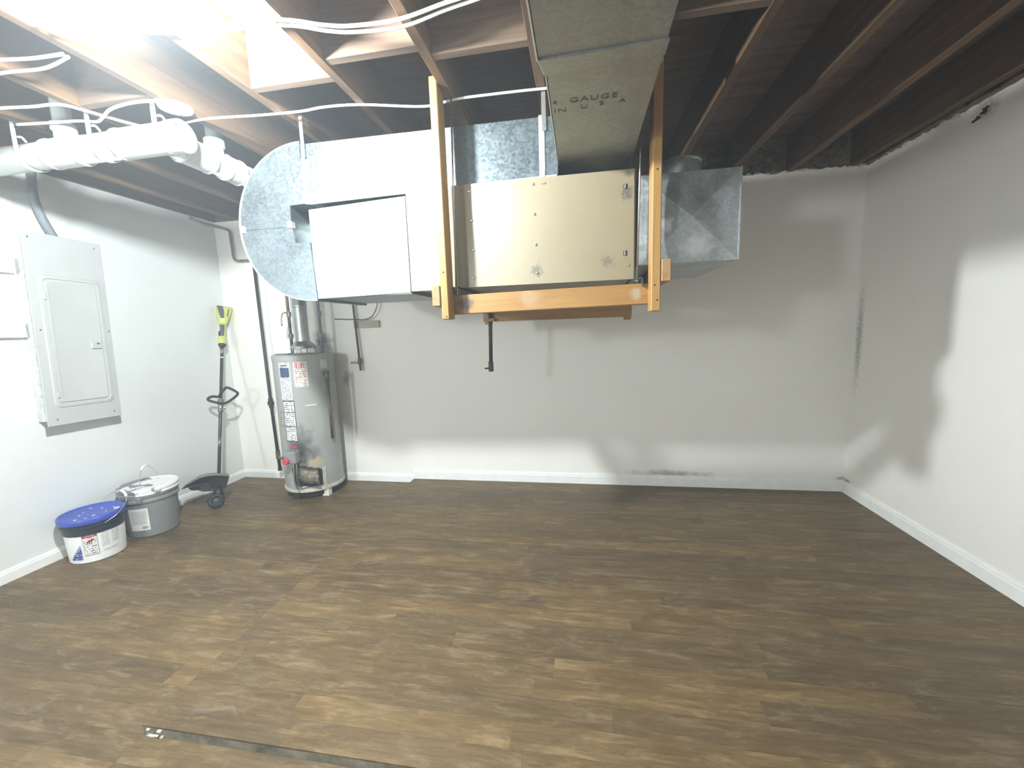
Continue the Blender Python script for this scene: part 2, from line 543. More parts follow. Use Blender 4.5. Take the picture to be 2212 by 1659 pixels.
def lidpaint_mat():
    M = Mat('paint_splashed_lid')
    p = M.pos()
    n = M.noise(p, 9.0, 5, 0.55, 0.7)
    x = M.n('ShaderNodeSeparateXYZ', i0=p).outputs[0]
    y = M.n('ShaderNodeSeparateXYZ', i0=p).outputs[1]
    t = M.math('ADD', n, M.math('MULTIPLY', M.math('SUBTRACT', M.math('ADD', x, y), -0.73), 0.9))
    f = M.n('ShaderNodeMapRange', Value=t, i1=0.44, i2=0.47, i3=0.0, i4=1.0).outputs[0]
    M.set('Base Color', M.mix(f, (0.21, 0.215, 0.215), (0.80, 0.80, 0.79)))
    M.set('Roughness', 0.4)
    return M.m


m_lidpaint = lidpaint_mat()

# ------------------------------------------------------------------ the room shell
bm = NB(); box(bm, XL - 0.1, XR + 0.1, YF, D + 0.1, -0.12, -0.0065)
floor = tag(obj('floor', bm, m_floor), 'brown vinyl plank floor, lower part by the water heater', None, None, 'structure')
bm = NB(); box(bm, XS, XR, YS, D, -0.0065, H - 0.0065)
raised = tag(obj('floor_raised', bm, m_concrete), 'raised brown vinyl plank floor area with an exposed grey step edge', None, None, 'structure')

plank_mesh = {}


def plank(parent, x0, x1, y0, y1, z):
    L, Wd = round(x1 - x0, 3), round(y1 - y0, 3)
    k = (L, Wd)
    if k not in plank_mesh:
        b = NB()
        box(b, 0, L - 0.0004, 0, Wd - 0.0003, -0.006, 0)
        me = bpy.data.meshes.new('plank')
        bmesh.ops.recalc_face_normals(b, faces=b.faces)
        b.to_mesh(me); b.free()
        me.materials.append(m_floor)
        plank_mesh[k] = me
    o = bpy.data.objects.new('plank', plank_mesh[k])
    C.objects.link(o)
    o.location = (x0 + 0.0004, y0 + 0.0003, z + random.uniform(-0.0003, 0.0003))
    o.parent = parent


PW = 0.094


def lay(parent, xa, xb, ya, yb, z, lens, seed):
    rr = random.Random(seed)
    y = yb
    while y > ya + 0.01:
        y0 = max(ya, y - PW)
        x = xa - rr.uniform(0.0, 0.8)
        while x < xb - 0.001:
            L = rr.choice(lens)
            x1 = x + L
            if xb - x1 < 0.14: x1 = xb
            a, b = max(x, xa), min(x1, xb)
            if b - a > 0.05: plank(parent, a, b, y0, y, z)
            elif b - a > 0.001: plank(parent, a, b, y0, y, z)
            x = x1
        y = y0


lay(floor, XL, XS, 0.25, D, 0.0, [0.92, 1.22, 1.22], 3)
lay(floor, XS, 0.2, 0.45, YS, 0.0, [0.92, 1.22], 4)
lay(raised, XS - 0.004, XR, YS - 0.004, D, H, [0.78, 1.22, 1.22], 5)
# chips of white filler at the corner of the step
chips = NB()
rr = random.Random(2)
for i in range(12):
    x = XS + 0.004 + rr.uniform(0, 0.07); z = rr.choice([0.002, 0.004, H - 0.011])
    s = rr.uniform(0.002, 0.006)
    box(chips, x, x + s * 2.6, YS - 0.003 - s * 0.6, YS + 0.001, z - 0.002, z + s * 0.6)
obj('filler_chips', chips, m_plaster, raised, label='crumbs of white filler on the step edge')['kind'] = 'stuff'

bm = NB(); box(bm, XL - 0.12, XR + 0.12, D, D + 0.12, -0.12, ZJ)
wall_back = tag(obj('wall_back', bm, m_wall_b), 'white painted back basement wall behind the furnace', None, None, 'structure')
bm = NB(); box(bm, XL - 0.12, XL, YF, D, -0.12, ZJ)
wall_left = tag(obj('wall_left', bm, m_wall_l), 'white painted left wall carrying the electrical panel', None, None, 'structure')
bm = NB(); box(bm, XR, XR + 0.12, YF, D, -0.12, ZJ - 0.004)
wall_right = tag(obj('wall_right', bm, m_wall_r), 'white painted right wall with a chipped top edge', None, None, 'structure')
bm = NB(); box(bm, XL - 0.12, XR + 0.12, YF - 0.1, YF, -0.12, ZD)
tag(obj('wall_front', bm, m_wall_l), 'white painted wall behind the viewer', None, None, 'structure')


def baseboard(name, a, b, side, z0, h, label):
    t = 0.013
    prof = [(0, 0), (t, 0), (t, h * 0.72), (t * 0.75, h * 0.80), (t * 0.7, h * 0.90), (t * 0.35, h), (0, h)]
    b_ = NB()
    if side == 'back': fn = lambda u, v, w: (w, D - u, z0 + v)
    elif side == 'left': fn = lambda u, v, w: (XL + u, w, z0 + v)
    else: fn = lambda u, v, w: (XR - u, w, z0 + v)
    prism(b_, prof, fn, a, b)
    return tag(obj(name, b_, m_base), label, None, None, 'structure')


baseboard('baseboard_back', XS + 0.002, XR, 'back', H, 0.088, 'white baseboard along the back wall on the raised floor')
baseboard('baseboard_corner', XL, XS, 'back', 0.0, 0.074, 'white baseboard behind the water heater')
baseboard('baseboard_left', -1.0, D, 'left', 0.0, 0.074, 'white baseboard along the left wall behind the buckets')
baseboard('baseboard_right', YS, D, 'right', H, 0.088, 'white baseboard along the right wall')

# ceiling: deck, joists, blocking, rim
bm = NB(); box(bm, XL - 0.12, XR + 0.12, YF - 0.1, D + 0.12, ZD, ZD + 0.04)
ceiling = tag(obj('ceiling', bm, m_deck), 'open basement ceiling with exposed wooden joists', None, None, 'structure')
for k in range(-5, 8):
    x = J0 + JS * k
    if k == 3: x = 0.248
    b_ = NB(); box(b_, x, x + 0.038, YF, D + 0.02, ZJ, ZD, 0.002)
    obj('joist', b_, m_joist, ceiling)
for k, y in ((-3, 1.62), (-1, 1.675), (0, 1.575), (1, 1.635), (3, 1.615), (4, 1.20), (5, 1.22)):
    x0 = J0 + JS * k + 0.038; x1 = J0 + JS * (k + 1)
    if k == 3: x0 = 0.286
    b_ = NB(); box(b_, x0, x1, y, y + 0.038, ZJ + 0.004, ZD - 0.01, 0.002)
    obj('blocking', b_, m_block, ceiling)
b_ = NB(); box(b_, XL - 0.1, XR + 0.1, D + 0.02, D + 0.06, ZJ, ZD)
obj('rim_board', b_, m_sill, ceiling)
b_ = NB(); box(b_, XL - 0.1, XL + 0.0, YF, D + 0.02, ZJ, ZD)
obj('rim_board', b_, m_joist, ceiling)
b_ = NB(); box(b_, XR + 0.03, XR + 0.1, YF, D + 0.02, ZJ, ZD)
obj('rim_board', b_, m_sill, ceiling)


def lump(bm, c, s, seed, sub=2):
    r_ = random.Random(seed)
    ret = bmesh.ops.create_icosphere(bm, subdivisions=sub, radius=1.0)
    for v in ret['verts']:
        k = 1 + r_.uniform(-0.28, 0.28)
        v.co = Vector((c[0] + v.co.x * s[0] * k, c[1] + v.co.y * s[1] * k, c[2] + v.co.z * s[2] * k))


# crumbling sill along the right wall, torn stuffing between the joist ends
b_ = NB()
y = YS - 0.2; i = 0
rr = random.Random(11)
prev = None
ring = []
while y < D + 0.001:
    w = 0.028 + rr.uniform(-0.010, 0.012); h = 0.018 + rr.uniform(-0.010, 0.014)
    ring.append([b_.verts.new(p) for p in ((XR - w, y, ZJ - 0.002 + rr.uniform(-0.006, 0.006)), (XR - w * 0.7, y, ZJ + h), (XR + 0.05, y, ZJ + h + 0.015), (XR + 0.05, y, ZJ - 0.01))])
    y += 0.035
for A, B in zip(ring, ring[1:]):
    for k in range(4): b_.faces.new((A[k], A[(k + 1) % 4], B[(k + 1) % 4], B[k]))
b_.faces.new(ring[0]); b_.faces.new(list(reversed(ring[-1])))
obj('sill_plate', b_, m_sill, wall_right, label='crumbling brown sill on top of the right wall')
for k in range(4, 7):
    x0 = J0 + JS * k + 0.04; x1 = J0 + JS * (k + 1) - 0.002
    b_ = NB()
    for q in range(7):
        lump(b_, (rr.uniform(x0 + 0.03, x1 - 0.03), D - 0.005 + rr.uniform(-0.015, 0.02), ZJ + rr.uniform(0.02, 0.17)), (rr.uniform(0.03, 0.07), 0.03, rr.uniform(0.025, 0.06)), k * 10 + q, 2)
    obj('torn_insulation', b_, m_insul, wall_back, label='dark torn stuffing between joist ends')['kind'] = 'stuff'
b_ = NB()
for q in range(70):
    x = rr.uniform(0.70, XR - 0.02)
    lump(b_, (x, D + 0.004, ZJ + rr.uniform(-0.004, 0.012)), (rr.uniform(0.008, 0.03), 0.010, rr.uniform(0.004, 0.012)), q, 1)
obj('plaster_crumbs', b_, m_plaster, wall_back, label='ragged plaster edge at the wall top')['kind'] = 'stuff'
b_ = NB()
for q in range(30):
    lump(b_, (XR - 0.004, rr.uniform(2.6, D - 0.02), ZJ - 0.006 + rr.uniform(-0.012, 0.012)), (0.012, rr.uniform(0.01, 0.035), rr.uniform(0.005, 0.014)), q + 200, 1)
obj('plaster_crumbs', b_, m_plaster, wall_right, label='ragged plaster edge at the wall top')['kind'] = 'stuff'
# broken-out hole in the right wall, its inner shade done as dark lumps
b_ = NB()
for (yy, zz, a, c) in ((2.515, 2.318, 0.022, 0.016), (2.545, 2.300, 0.016, 0.010), (2.565, 2.295, 0.012, 0.008), (2.50, 2.328, 0.012, 0.009)):
    lump(b_, (XR + 0.001, yy, zz), (0.004, a, c), int(yy * 1000), 2)
obj('broken_hole', b_, m_dark, wall_right, label='small broken hole in the plaster, its shade painted near black')
b_ = NB()
for q in range(10):
    lump(b_, (XR, 2.52 + rr.uniform(-0.06, 0.06), 2.315 + rr.uniform(-0.04, 0.03)), (0.004, rr.uniform(0.008, 0.02), rr.uniform(0.004, 0.010)), q + 400, 1)
obj('hole_rubble', b_, m_plaster, wall_right, label='crumbled plaster round the hole')['kind'] = 'stuff'

# ------------------------------------------------------------------ the lamp that lights the room, and an added fill lamp
def bulb_lamp(p, power, label, radius=0.055):
    t = thing('ceiling_lamp', label, 'lamp', (p[0], p[1], ZJ), 'bare bulbs')
    k = radius * 0.85
    b_ = NB(); lathe(b_, [(0, -k), (0.55 * k, -0.83 * k), (0.89 * k, -0.47 * k), (k, 0.0), (0.94 * k, 0.39 * k), (0.7 * k, 0.72 * k), (0.36 * k, 0.97 * k), (0.014, k + 0.012), (0.014, k + 0.022)], p, 24)
    M = Mat('bulb_glass')                       # clear glass, faintly glowing
    M.t.nodes.remove(M.b)
    tr = M.n('ShaderNodeBsdfTransparent')
    em = M.n('ShaderNodeEmission', Color=(*BULB_COLOR, 1), Strength=4.0)
    ad = M.n('ShaderNodeAddShader', i0=tr.outputs[0], i1=em.outputs[0])
    M.t.links.new(ad.outputs[0], M.t.nodes['Material Output'].inputs['Surface'])
    M.m.cycles.emission_sampling = 'NONE'
    obj('bulb', b_, M.m, t, True)
    li = bpy.data.lights.new('bulb_light', 'POINT')
    li.energy = power
    li.color = BULB_COLOR
    li.shadow_soft_size = radius
    lo = bpy.data.objects.new('bulb_light', li)
    C.objects.link(lo)
    lo.location = Vector(p) - Vector(t.location)
    lo.parent = t
    b_ = NB(); lathe(b_, [(0, 0.0), (0.017, 0.0), (0.020, 0.002), (0.022, 0.008), (0.045, 0.009), (0.045, 0.013), (0, 0.013)], (p[0], p[1], p[2] + k + 0.02), 24)
    obj('socket', b_, m_hook, t, 'auto')
    if p[2] < ZJ - 0.2:
        b_ = NB(); tube(b_, [(p[0], p[1], p[2] + k + 0.03), (p[0], p[1], ZJ + 0.04)], 0.004, 8); obj('cord', b_, m_black, t, True)
    b_ = NB(); box(b_, p[0] - 0.20, p[0] + 0.20, p[1] - 0.02, p[1] + 0.02, (ZJ + 0.039) if p[2] < ZJ - 0.2 else p[2] + k + 0.033, (ZJ + 0.045) if p[2] < ZJ - 0.2 else p[2] + k + 0.039)
    obj('mounting_bar', b_, m_steel, t)


bulb_lamp(BULB_POS, BULB_POWER, 'bare white bulb between the joists over the drain pipe')
bulb_lamp(FILL_POS, FILL_POWER, 'added white globe fill lamp on a cord, unseen behind the viewer', 0.15)

# ------------------------------------------------------------------ furnace hung under the joists
FX0, FX1, FY0, FY1, FZ0, FZ1 = -0.815, 0.240, 1.955, 2.62, 1.547, 2.000
fur = thing('furnace', 'beige horizontal furnace hung from the joists above the wooden cradle', 'furnace', ((FX0 + FX1) / 2, 2.28, FZ0))
bm = NB(); box(bm, FX0, FX1, FY0, FY1, FZ0, FZ1, 0.004)
obj('cabinet', bm, m_beige, fur)
bm = NB()
pr = [(-0.612, 1.9545)]
for i in range(9):
    a = math.pi * i / 8
    pr.append((-0.609 + 0.034 * i / 8 + 0.0, 1.9535 - 0.013 * (1 - math.cos(a))))
for i in range(1, 9):
    a = math.pi * i / 8
    pr.append((-0.575 + 0.052 * i / 8, 1.9275 + 0.007 * math.sin(a) + 0.0005 * i))
pr += [(0.232, 1.9315), (0.238, 1.936), (0.238, 1.9545)]
prism(bm, pr, lambda u, v, w: (u, v, w), FZ0 - 0.004, FZ1 + 0.006)
obj('front_door', bm, m_beige, fur, 'auto')
bm = NB(); box(bm, FX0 - 0.004, -0.618, 1.944, 1.9545, FZ0 - 0.010, FZ1 + 0.000, 0.002)
obj('vent_panel', bm, m_beige, fur)
for x, z in ((-0.503, 1.974), (-0.497, 1.845), (-0.495, 1.712), (-0.500, 1.585), (-0.207, 1.980), (-0.204, 1.851), (-0.201, 1.718), (-0.198, 1.593)):
    bm = NB(); disc_bolt(bm, (x, 1.9315, z), 0.0065, 0.005, (0, -1, 0))
    obj('screw', bm, m_screw, fur, True)
for z in (1.935, 1.656):
    bm = NB(); box(bm, 0.188, 0.203, 1.930, 1.936, z - 0.011, z + 0.011)
    o = obj('slot', bm, m_dark, fur)
    bm = NB(); box(bm, 0.192, 0.197, 1.928, 1.9345, z - 0.010, z + 0.010, 0.001)
    obj('latch', bm, m_screw, o)
for x, z in ((-0.160, 1.980), (0.206, 1.603)):
    bm = NB(); box(bm, x - 0.010, x + 0.010, 1.929, 1.933, z - 0.004, z + 0.004, 0.001)
    obj('tab', bm, m_beige, fur)

# two angle irons and threaded rods
for x, xt, lab in ((-0.580, -0.558, 'thin threaded steel rod and angle bracket left of the beige furnace door'), (0.243, 0.262, 'thin threaded steel rod and angle bracket at the right end of the beige furnace door')):
    t = thing('hanger_rod', lab, 'hanger', (x, 1.90, 1.52), 'furnace hanger rods')
    bm = NB(); tube(bm, [(x, 1.906, 1.512), (xt, 1.906, ZJ + 0.12)], 0.0042, 8)
    obj('rod', bm, m_steel, t, True)
    bm = NB()
    s = -1 if x < 0 else -1
    box(bm, x - 0.020, x + 0.020, 1.868, 2.66, 1.537, 1.5415)
    box(bm, x + 0.0165, x + 0.020, 1.868, 2.66, 1.506, 1.5415)
    obj('angle_iron', bm, m_galv, t)
    bm = NB(); lathe(bm, [(0, -0.007), (0.009, -0.007), (0.009, 0), (0, 0)], (x, 1.906, 1.536), 6)
    obj('nut', bm, m_screw, t)

# wooden cradle
cr = thing('wooden_cradle', 'raw pine cradle of posts and beams hanging under the furnace', 'cradle', (-0.15, 2.2, 1.39))


def post(x0, x1, y0, y1, z0, z1, tilt=0.0, mat=m_pine_z):
    b_ = NB()
    hexa(b_, [(x - tilt * ((z - z0) / (z1 - z0)), y, z) for z in (z0, z1) for y in (y0, y1) for x in (x0, x1)], 0.003)
    return obj('post', b_, mat, cr)


post(-0.6205, -0.5865, 1.80, 1.889, 1.393, 2.405, 0.003)
post(0.287, 0.323, 1.80, 1.889, 1.394, 2.42, 0.0)
post(-0.622, -0.586, 2.645, 2.734, 1.375, 2.405)
post(0.268, 0.304, 2.645, 2.734, 1.375, 2.405)
b_ = NB()
hexa(b_, [(x, y, z) for (z, q) in ((0, 0), (1, 0)) for y in (1.8895, 1.9275) for x in (-0.6185, 0.3215)])
for v in b_.verts:
    lo = v.co.z < 0.5
    f = (v.co.x + 0.6185) / 0.94
    v.co.z = (1.4155 + 0.014 * f) if lo else (1.5045 + 0.014 * f)
bmesh.ops.bevel(b_, geom=list(b_.edges), offset=0.003, segments=1, affect='EDGES')
obj('front_beam', b_, m_pine_x, cr)
b_ = NB(); box(b_, -0.622, 0.304, 2.606, 2.6445, 1.392, 1.481, 0.003); obj('rear_beam', b_, m_pine_x, cr)
b_ = NB(); box(b_, -0.6605, -0.6225, 1.795, 2.735, 1.452, 1.543, 0.003); obj('side_rail', b_, m_pine_y, cr)
b_ = NB(); box(b_, 0.3255, 0.3635, 1.795, 2.735, 1.513, 1.602, 0.003); obj('side_rail', b_, m_pine_y, cr)
for x, z in ((-0.597, 1.405), (-0.603, 1.60), (0.305, 1.95), (0.300, 1.50), (0.310, 1.44)):
    b_ = NB(); disc_bolt(b_, (x, 1.8005, z), 0.004, 0.002, (0, -1, 0), 8); obj('nail_head', b_, m_blackpipe, cr)

# ------------------------------------------------------------------ ductwork
PX0, PX1, PZ0, PZ1 = -1.335, -0.816, 1.527, 1.966
t = thing('supply_plenum', 'pale sheet metal plenum box between the round duct elbow and the furnace', 'plenum', (-1.08, 2.27, PZ0))
bm = NB(); box(bm, PX0, PX1 - 0.005, 1.957, 2.42, PZ0, PZ1, 0.002); obj('body', bm, m_galv_white, t)
bm = NB(); hexa(bm, [(PX0, 1.945, 1.523), (PX1 - 0.006, 1.945, 1.533), (PX0, 1.9565, 1.523), (PX1 - 0.006, 1.9565, 1.533), (PX0, 1.945, 1.962), (PX1 - 0.006, 1.945, 1.985), (PX0, 1.9565, 1.962), (PX1 - 0.006, 1.9565, 1.985)], 0.002); obj('front_panel', bm, m_galv_white, t)
for x, z in ((-1.322, 1.94), (-1.322, 1.56), (-0.832, 1.95), (-0.832, 1.76), (-0.832, 1.63), (-0.832, 1.55)):
    bm = NB(); disc_bolt(bm, (x, 1.9455, z), 0.004, 0.003, (0, -1, 0), 8); obj('screw', bm, m_steel, t)

EC, ER = (-1.345, 1.8965), 0.379
SEAM = 1.884
EY0, EY1 = 1.938, 2.43
t = thing('duct_elbow', 'galvanized duct elbow making a round half turn left of the furnace', 'duct', (-1.5, 2.2, 1.517))
up_ = [(EC[0] + ER * math.cos(math.radians(a)), EC[1] + ER * math.sin(math.radians(a))) for a in range(90, 182, 4)]
zl = SEAM
up_ = [p for p in up_ if p[1] > SEAM + 0.004] + [(EC[0] - math.sqrt(ER ** 2 - (SEAM - EC[1]) ** 2), SEAM + 0.0008)]
upper = [(-1.347, EC[1] + ER)] + up_ + [(-1.432, SEAM + 0.0008), (-1.428, 1.986), (-1.347, 1.990)]
lowa = [(EC[0] + ER * math.cos(math.radians(a)), EC[1] + ER * math.sin(math.radians(a))) for a in range(184, 272, 4)]
lower = [(EC[0] - math.sqrt(ER ** 2 - (SEAM - EC[1]) ** 2), SEAM - 0.0008)] + lowa + [(-1.325, EC[1] - ER - 0.001), (-1.3365, 1.802), (-1.418, 1.806), (-1.428, SEAM - 0.0008)]
for nm, pl in (('upper_half', upper), ('lower_half', lower)):
    bm = NB(); prism(bm, pl, lambda u, v, w: (u, w, v), EY0, EY1)
    bmesh.ops.triangulate(bm, faces=[f for f in bm.faces if len(f.verts) > 4])
    o = obj(nm, bm, m_galv, t, 'auto')
    # raised rim along the curved edge
    arc = [p for p in pl if math.hypot(p[0] - EC[0], p[1] - EC[1]) > ER - 0.002]
    bm = NB(); tube(bm, [(p[0], EY0 - 0.001, p[1]) for p in arc], 0.004, 6); obj('rim', bm, m_cleat, o, True)
bm = NB(); box(bm, EC[0] - ER + 0.004, EC[0] - ER + 0.026, EY0 - 0.006, EY0 + 0.02, SEAM - 0.012, SEAM + 0.022, 0.001); obj('cleat', bm, m_cleat, t)
bm = NB(); box(bm, -1.450, -1.424, EY0 - 0.006, EY0 + 0.02, SEAM - 0.006, SEAM + 0.026, 0.001); obj('cleat', bm, m_cleat, t)
bm = NB(); box(bm, -1.4375, -1.3375, 2.10, 2.42, 1.80, 1.99); obj('throat_wall', bm, m_galv_trunk, t)

TY0, TY1 = 1.957, 2.45
t = thing('supply_duct', 'galvanized rectangular duct running along the top of the furnace', 'duct', (-0.6, 2.2, 2.0))
bm = NB(); hexa(bm, [(x, y, z0 if lo else z1) for lo in (1, 0) for y in (TY0, TY1) for (x, z0, z1) in ((-1.345, 1.992, 2.275), (-0.0935, 2.019, 2.268))], 0.002)
obj('duct_body', bm, m_galv, t)
for x in (-1.347, -0.165):
    bm = NB(); box(bm, x - 0.013, x + 0.013, TY0 - 0.006, TY0 + 0.002, 1.99 if x < -1 else 2.012, 2.274, 0.002); obj('drive_cleat', bm, m_cleat, t)
    bm = NB(); box(bm, x + 0.002, x + 0.021, TY0 - 0.010, TY0 - 0.006, 2.205, 2.40, 0.001); box(bm, x + 0.002, x + 0.021, TY0 - 0.010, TY0 + 0.04, 2.395, 2.40)
    s = obj('hanger_strap', bm, m_screw, t)
    bm = NB(); disc_bolt(bm, (x + 0.011, TY0 - 0.010, 2.225), 0.004, 0.003, (0, -1, 0), 8); obj('screw', bm, m_steel, s)
bm = NB(); hexa(bm, [(-1.33, TY0 - 0.004, 1.988), (-0.10, TY0 - 0.004, 2.012), (-1.33, TY0 + 0.001, 1.988), (-0.10, TY0 + 0.001, 2.012), (-1.33, TY0 - 0.004, 1.996), (-0.10, TY0 - 0.004, 2.02), (-1.33, TY0 + 0.001, 1.996), (-0.10, TY0 + 0.001, 2.02)])
obj('bottom_seam', bm, m_cleat, t)

t = thing('trunk_duct', 'large dull galvanized trunk duct with stencilled lettering on its underside', 'duct', (0.06, 1.2, 2.06))
bm = NB(); box(bm, -0.092, 0.228, 1.225, TY1, 2.06, 2.335, 0.003); obj('far_section', bm, m_galv_trunk, t)
bm = NB(); box(bm, -0.108, 0.224, -1.2, 1.222, 2.056, 2.34, 0.003); obj('near_section', bm, m_galv_trunk, t)
bm = NB(); hexa(bm, [(-0.108, 1.205, 2.050), (0.228, 1.195, 2.050), (-0.098, 1.285, 2.056), (0.230, 1.262, 2.056), (-0.108, 1.205, 2.0595), (0.228, 1.195, 2.0595), (-0.098, 1.285, 2.0595), (0.230, 1.262, 2.0595)], 0.001); obj('overlap_flange', bm, m_galv_trunk, t)
bm = NB(); box(bm, -0.1125, -0.108, -1.2, 1.21, 2.052, 2.062); box(bm, -0.0955, -0.092, 1.225, TY1 - 0.5, 2.057, 2.066); obj('edge_seam', bm, m_cleat, t)


def letters(txt, x, y, z, size, parent, sx=1.0):
    cu = bpy.data.curves.new('lettering', 'FONT')
    cu.body = txt
    cu.size = size
    cu.extrude = 0.0003
    cu.space_character = 1.12
    tmp = bpy.data.objects.new('lettering_tmp', cu)
    C.objects.link(tmp)
    dg = bpy.context.evaluated_depsgraph_get()
    me = bpy.data.meshes.new_from_object(tmp.evaluated_get(dg))
    bpy.data.objects.remove(tmp)
    for v in me.vertices:
        v.co = Vector((x + v.co.x * sx, y - v.co.y, z - 0.0008 - v.co.z))
    me.materials.clear()
    me.materials.append(m_inkgrey)
    o = bpy.data.objects.new('lettering', me)
    C.objects.link(o)
    o.parent = parent
    o.matrix_parent_inverse = Matrix.Translation(-Vector(parent.location))
    o['label'] = 'grey stencilled letters ' + txt
    return o


for txt, x, y, s, sx in (('4', -0.084, 1.452, 0.034, 0.9), ('GAUGE', -0.030, 1.452, 0.040, 1.05), ('IN', -0.084, 1.505, 0.034, 1.2), ('U', 0.004, 1.497, 0.036, 1.0), ('S', 0.065, 1.489, 0.034, 1.0), ('A', 0.127, 1.487, 0.034, 1.0)):
    letters(txt, x, y, 2.060, s, t, sx)

RX0, RX1, RY0, RY1, RZ0, RZ1 = 0.252, 0.664, 1.940, 2.59, 1.603, 1.977
t = thing('return_plenum', 'dark galvanized return box with a cross creased front at the right of the furnace', 'plenum', (0.46, 2.26, RZ0))
bm = NB()
box(bm, RX0, RX1, RY0, RY1, RZ0, RZ1)
ff = [f for f in bm.faces if all(abs(v.co.y - RY0) < 1e-5 for v in f.verts)][0]
rc = bmesh.ops.poke(bm, faces=[ff])
for v in rc['verts']: v.co.y -= 0.024; v.co.x += 0.01
bf = [f for f in bm.faces if all(abs(v.co.z - RZ0) < 1e-5 for v in f.verts)][0]
rc = bmesh.ops.poke(bm, faces=[bf])
for v in rc['verts']: v.co.z -= 0.008
obj('duct_box', bm, m_galv_ret, t)
bm = NB(); box(bm, RX1 - 0.002, RX1 + 0.003, RY0 - 0.003, RY0 + 0.012, RZ0 - 0.002, RZ1 + 0.002); obj('corner_seam', bm, m_galv_ret, t)
bm = NB(); box(bm, FX1 + 0.001, RX0, RY0 + 0.03, RY1, RZ0 + 0.01, RZ1 - 0.01); obj('canvas_joint', bm, m_black, t)
bm = NB(); lathe(bm, [(0.088, 0), (0.088, 0.05), (0.094, 0.055), (0.094, 0.065), (0.088, 0.07), (0.088, 0.13), (0.092, 0.135), (0.092, 0.142), (0.0, 0.142)], (0.49, 2.24, RZ1), 32); obj('round_collar', bm, m_galv_ret, t, 'auto')

# ------------------------------------------------------------------ white drain pipe under the joists
pv = thing('drain_pipe', 'white plastic drain pipe hung under the joists at the upper left', 'pipe', (-2.4, 1.745, 2.20))
PY, PZ, PR = 1.745, 2.266, 0.060
bm = NB(); tube(bm, [(XL + 0.002, PY, PZ - 0.012), (-1.86, PY, PZ)], PR, 28); obj('long_pipe', bm, m_pvc, pv, True)
bm = NB(); tube(bm, [(-1.917, PY + 0.02, PZ), (-1.917, D - 0.002, PZ + 0.015)], PR - 0.003, 28); obj('cross_pipe', bm, m_pvc, pv, True)


def sleeve(p0, p1, r, parent=pv, nm='coupling'):
    p0, p1 = Vector(p0), Vector(p1)
    L = (p1 - p0).length
    b_ = NB(); lathe(b_, [(PR - 0.004, 0), (r, 0), (r + 0.003, 0.004), (r + 0.003, 0.012), (r, 0.016), (r, L - 0.016), (r + 0.003, L - 0.012), (r + 0.003, L - 0.004), (r, L), (PR - 0.004, L)], p0, 28, p1 - p0)
    return obj(nm, b_, m_pvc, parent, 'auto')


sleeve((-2.55, PY, PZ - 0.006), (-2.36, PY, PZ - 0.005), PR + 0.006)
sleeve((-2.14, PY, PZ - 0.002), (-1.80, PY, PZ), PR + 0.006, nm='branch_fitting')
sleeve((-1.917, 1.83, PZ), (-1.917, 2.0, PZ + 0.001), PR + 0.006, nm='branch_fitting')
sleeve((-1.917, 2.085, PZ + 0.002), (-1.917, 2.19, PZ + 0.003), PR + 0.006)
# upward stubs
for (x, y, z) in ((-2.455, PY, PZ), (-1.917, 2.045, PZ)):
    b_ = NB(); lathe(b_, [(0.040, 0.0), (0.040, 0.085), (0.048, 0.088), (0.048, 0.12), (0.036, 0.12), (0.036, 0.34)], (x, y, z), 24); obj('riser_stub', b_, m_pvc, pv, 'auto')
# cleanout plug on the end
b_ = NB(); lathe(b_, [(PR - 0.004, 0), (PR + 0.010, 0), (PR + 0.010, 0.05), (PR + 0.002, 0.056), (PR - 0.006, 0.056), (PR - 0.008, 0.044), (0, 0.044)], (-1.84, PY, PZ), 32, (1, 0, 0)); cl = obj('cleanout', b_, m_pvc, pv, 'auto')
b_ = NB(); box(b_, -1.796, -1.780, PY - 0.010, PY + 0.010, PZ - 0.024, PZ + 0.010, 0.002); obj('plug_lug', b_, m_pvc, cl)
# hooks
for x in (-2.66, -2.225, -1.865):
    zc = PZ - 0.012 * (-x - 1.86) / 1.4
    pts = [(x, PY - PR - 0.004, ZJ + 0.02), (x, PY - PR - 0.004, zc + 0.03)]
    for a in range(0, 150, 15):
        pts.append((x, PY - (PR + 0.004) * math.cos(math.radians(a)), zc - (PR + 0.004) * math.sin(math.radians(a))))
    b_ = NB()
    vs = []
    for i, p in enumerate(pts):
        q = Vector(p)
        c = Vector((x, PY, zc))
        out = (q - c); out.x = 0
        if i < 2: out = Vector((0, -1, 0))
        out.normalize()
        vs.append([b_.verts.new(q + Vector((-0.011, 0, 0))), b_.verts.new(q + Vector((0.011, 0, 0))), b_.verts.new(q + Vector((0.011, 0, 0)) + out * 0.004), b_.verts.new(q + Vector((-0.011, 0, 0)) + out * 0.004)])
    for A, B in zip(vs, vs[1:]):
        for k in range(4): b_.faces.new((A[k], A[(k + 1) % 4], B[(k + 1) % 4], B[k]))
    b_.faces.new(vs[0]); b_.faces.new(list(reversed(vs[-1])))
    hk = obj('pipe_hook', b_, m_hook, pv)
    b_ = NB(); tube(b_, smooth_path([(x + 0.01, PY - PR + 0.002, zc + 0.068), (x + 0.030, PY - PR + 0.004, zc + 0.065), (x + 0.040, PY - PR + 0.012, zc + 0.045)], 4), 0.005, 6); obj('hook_barb', b_, m_hook, hk, True)

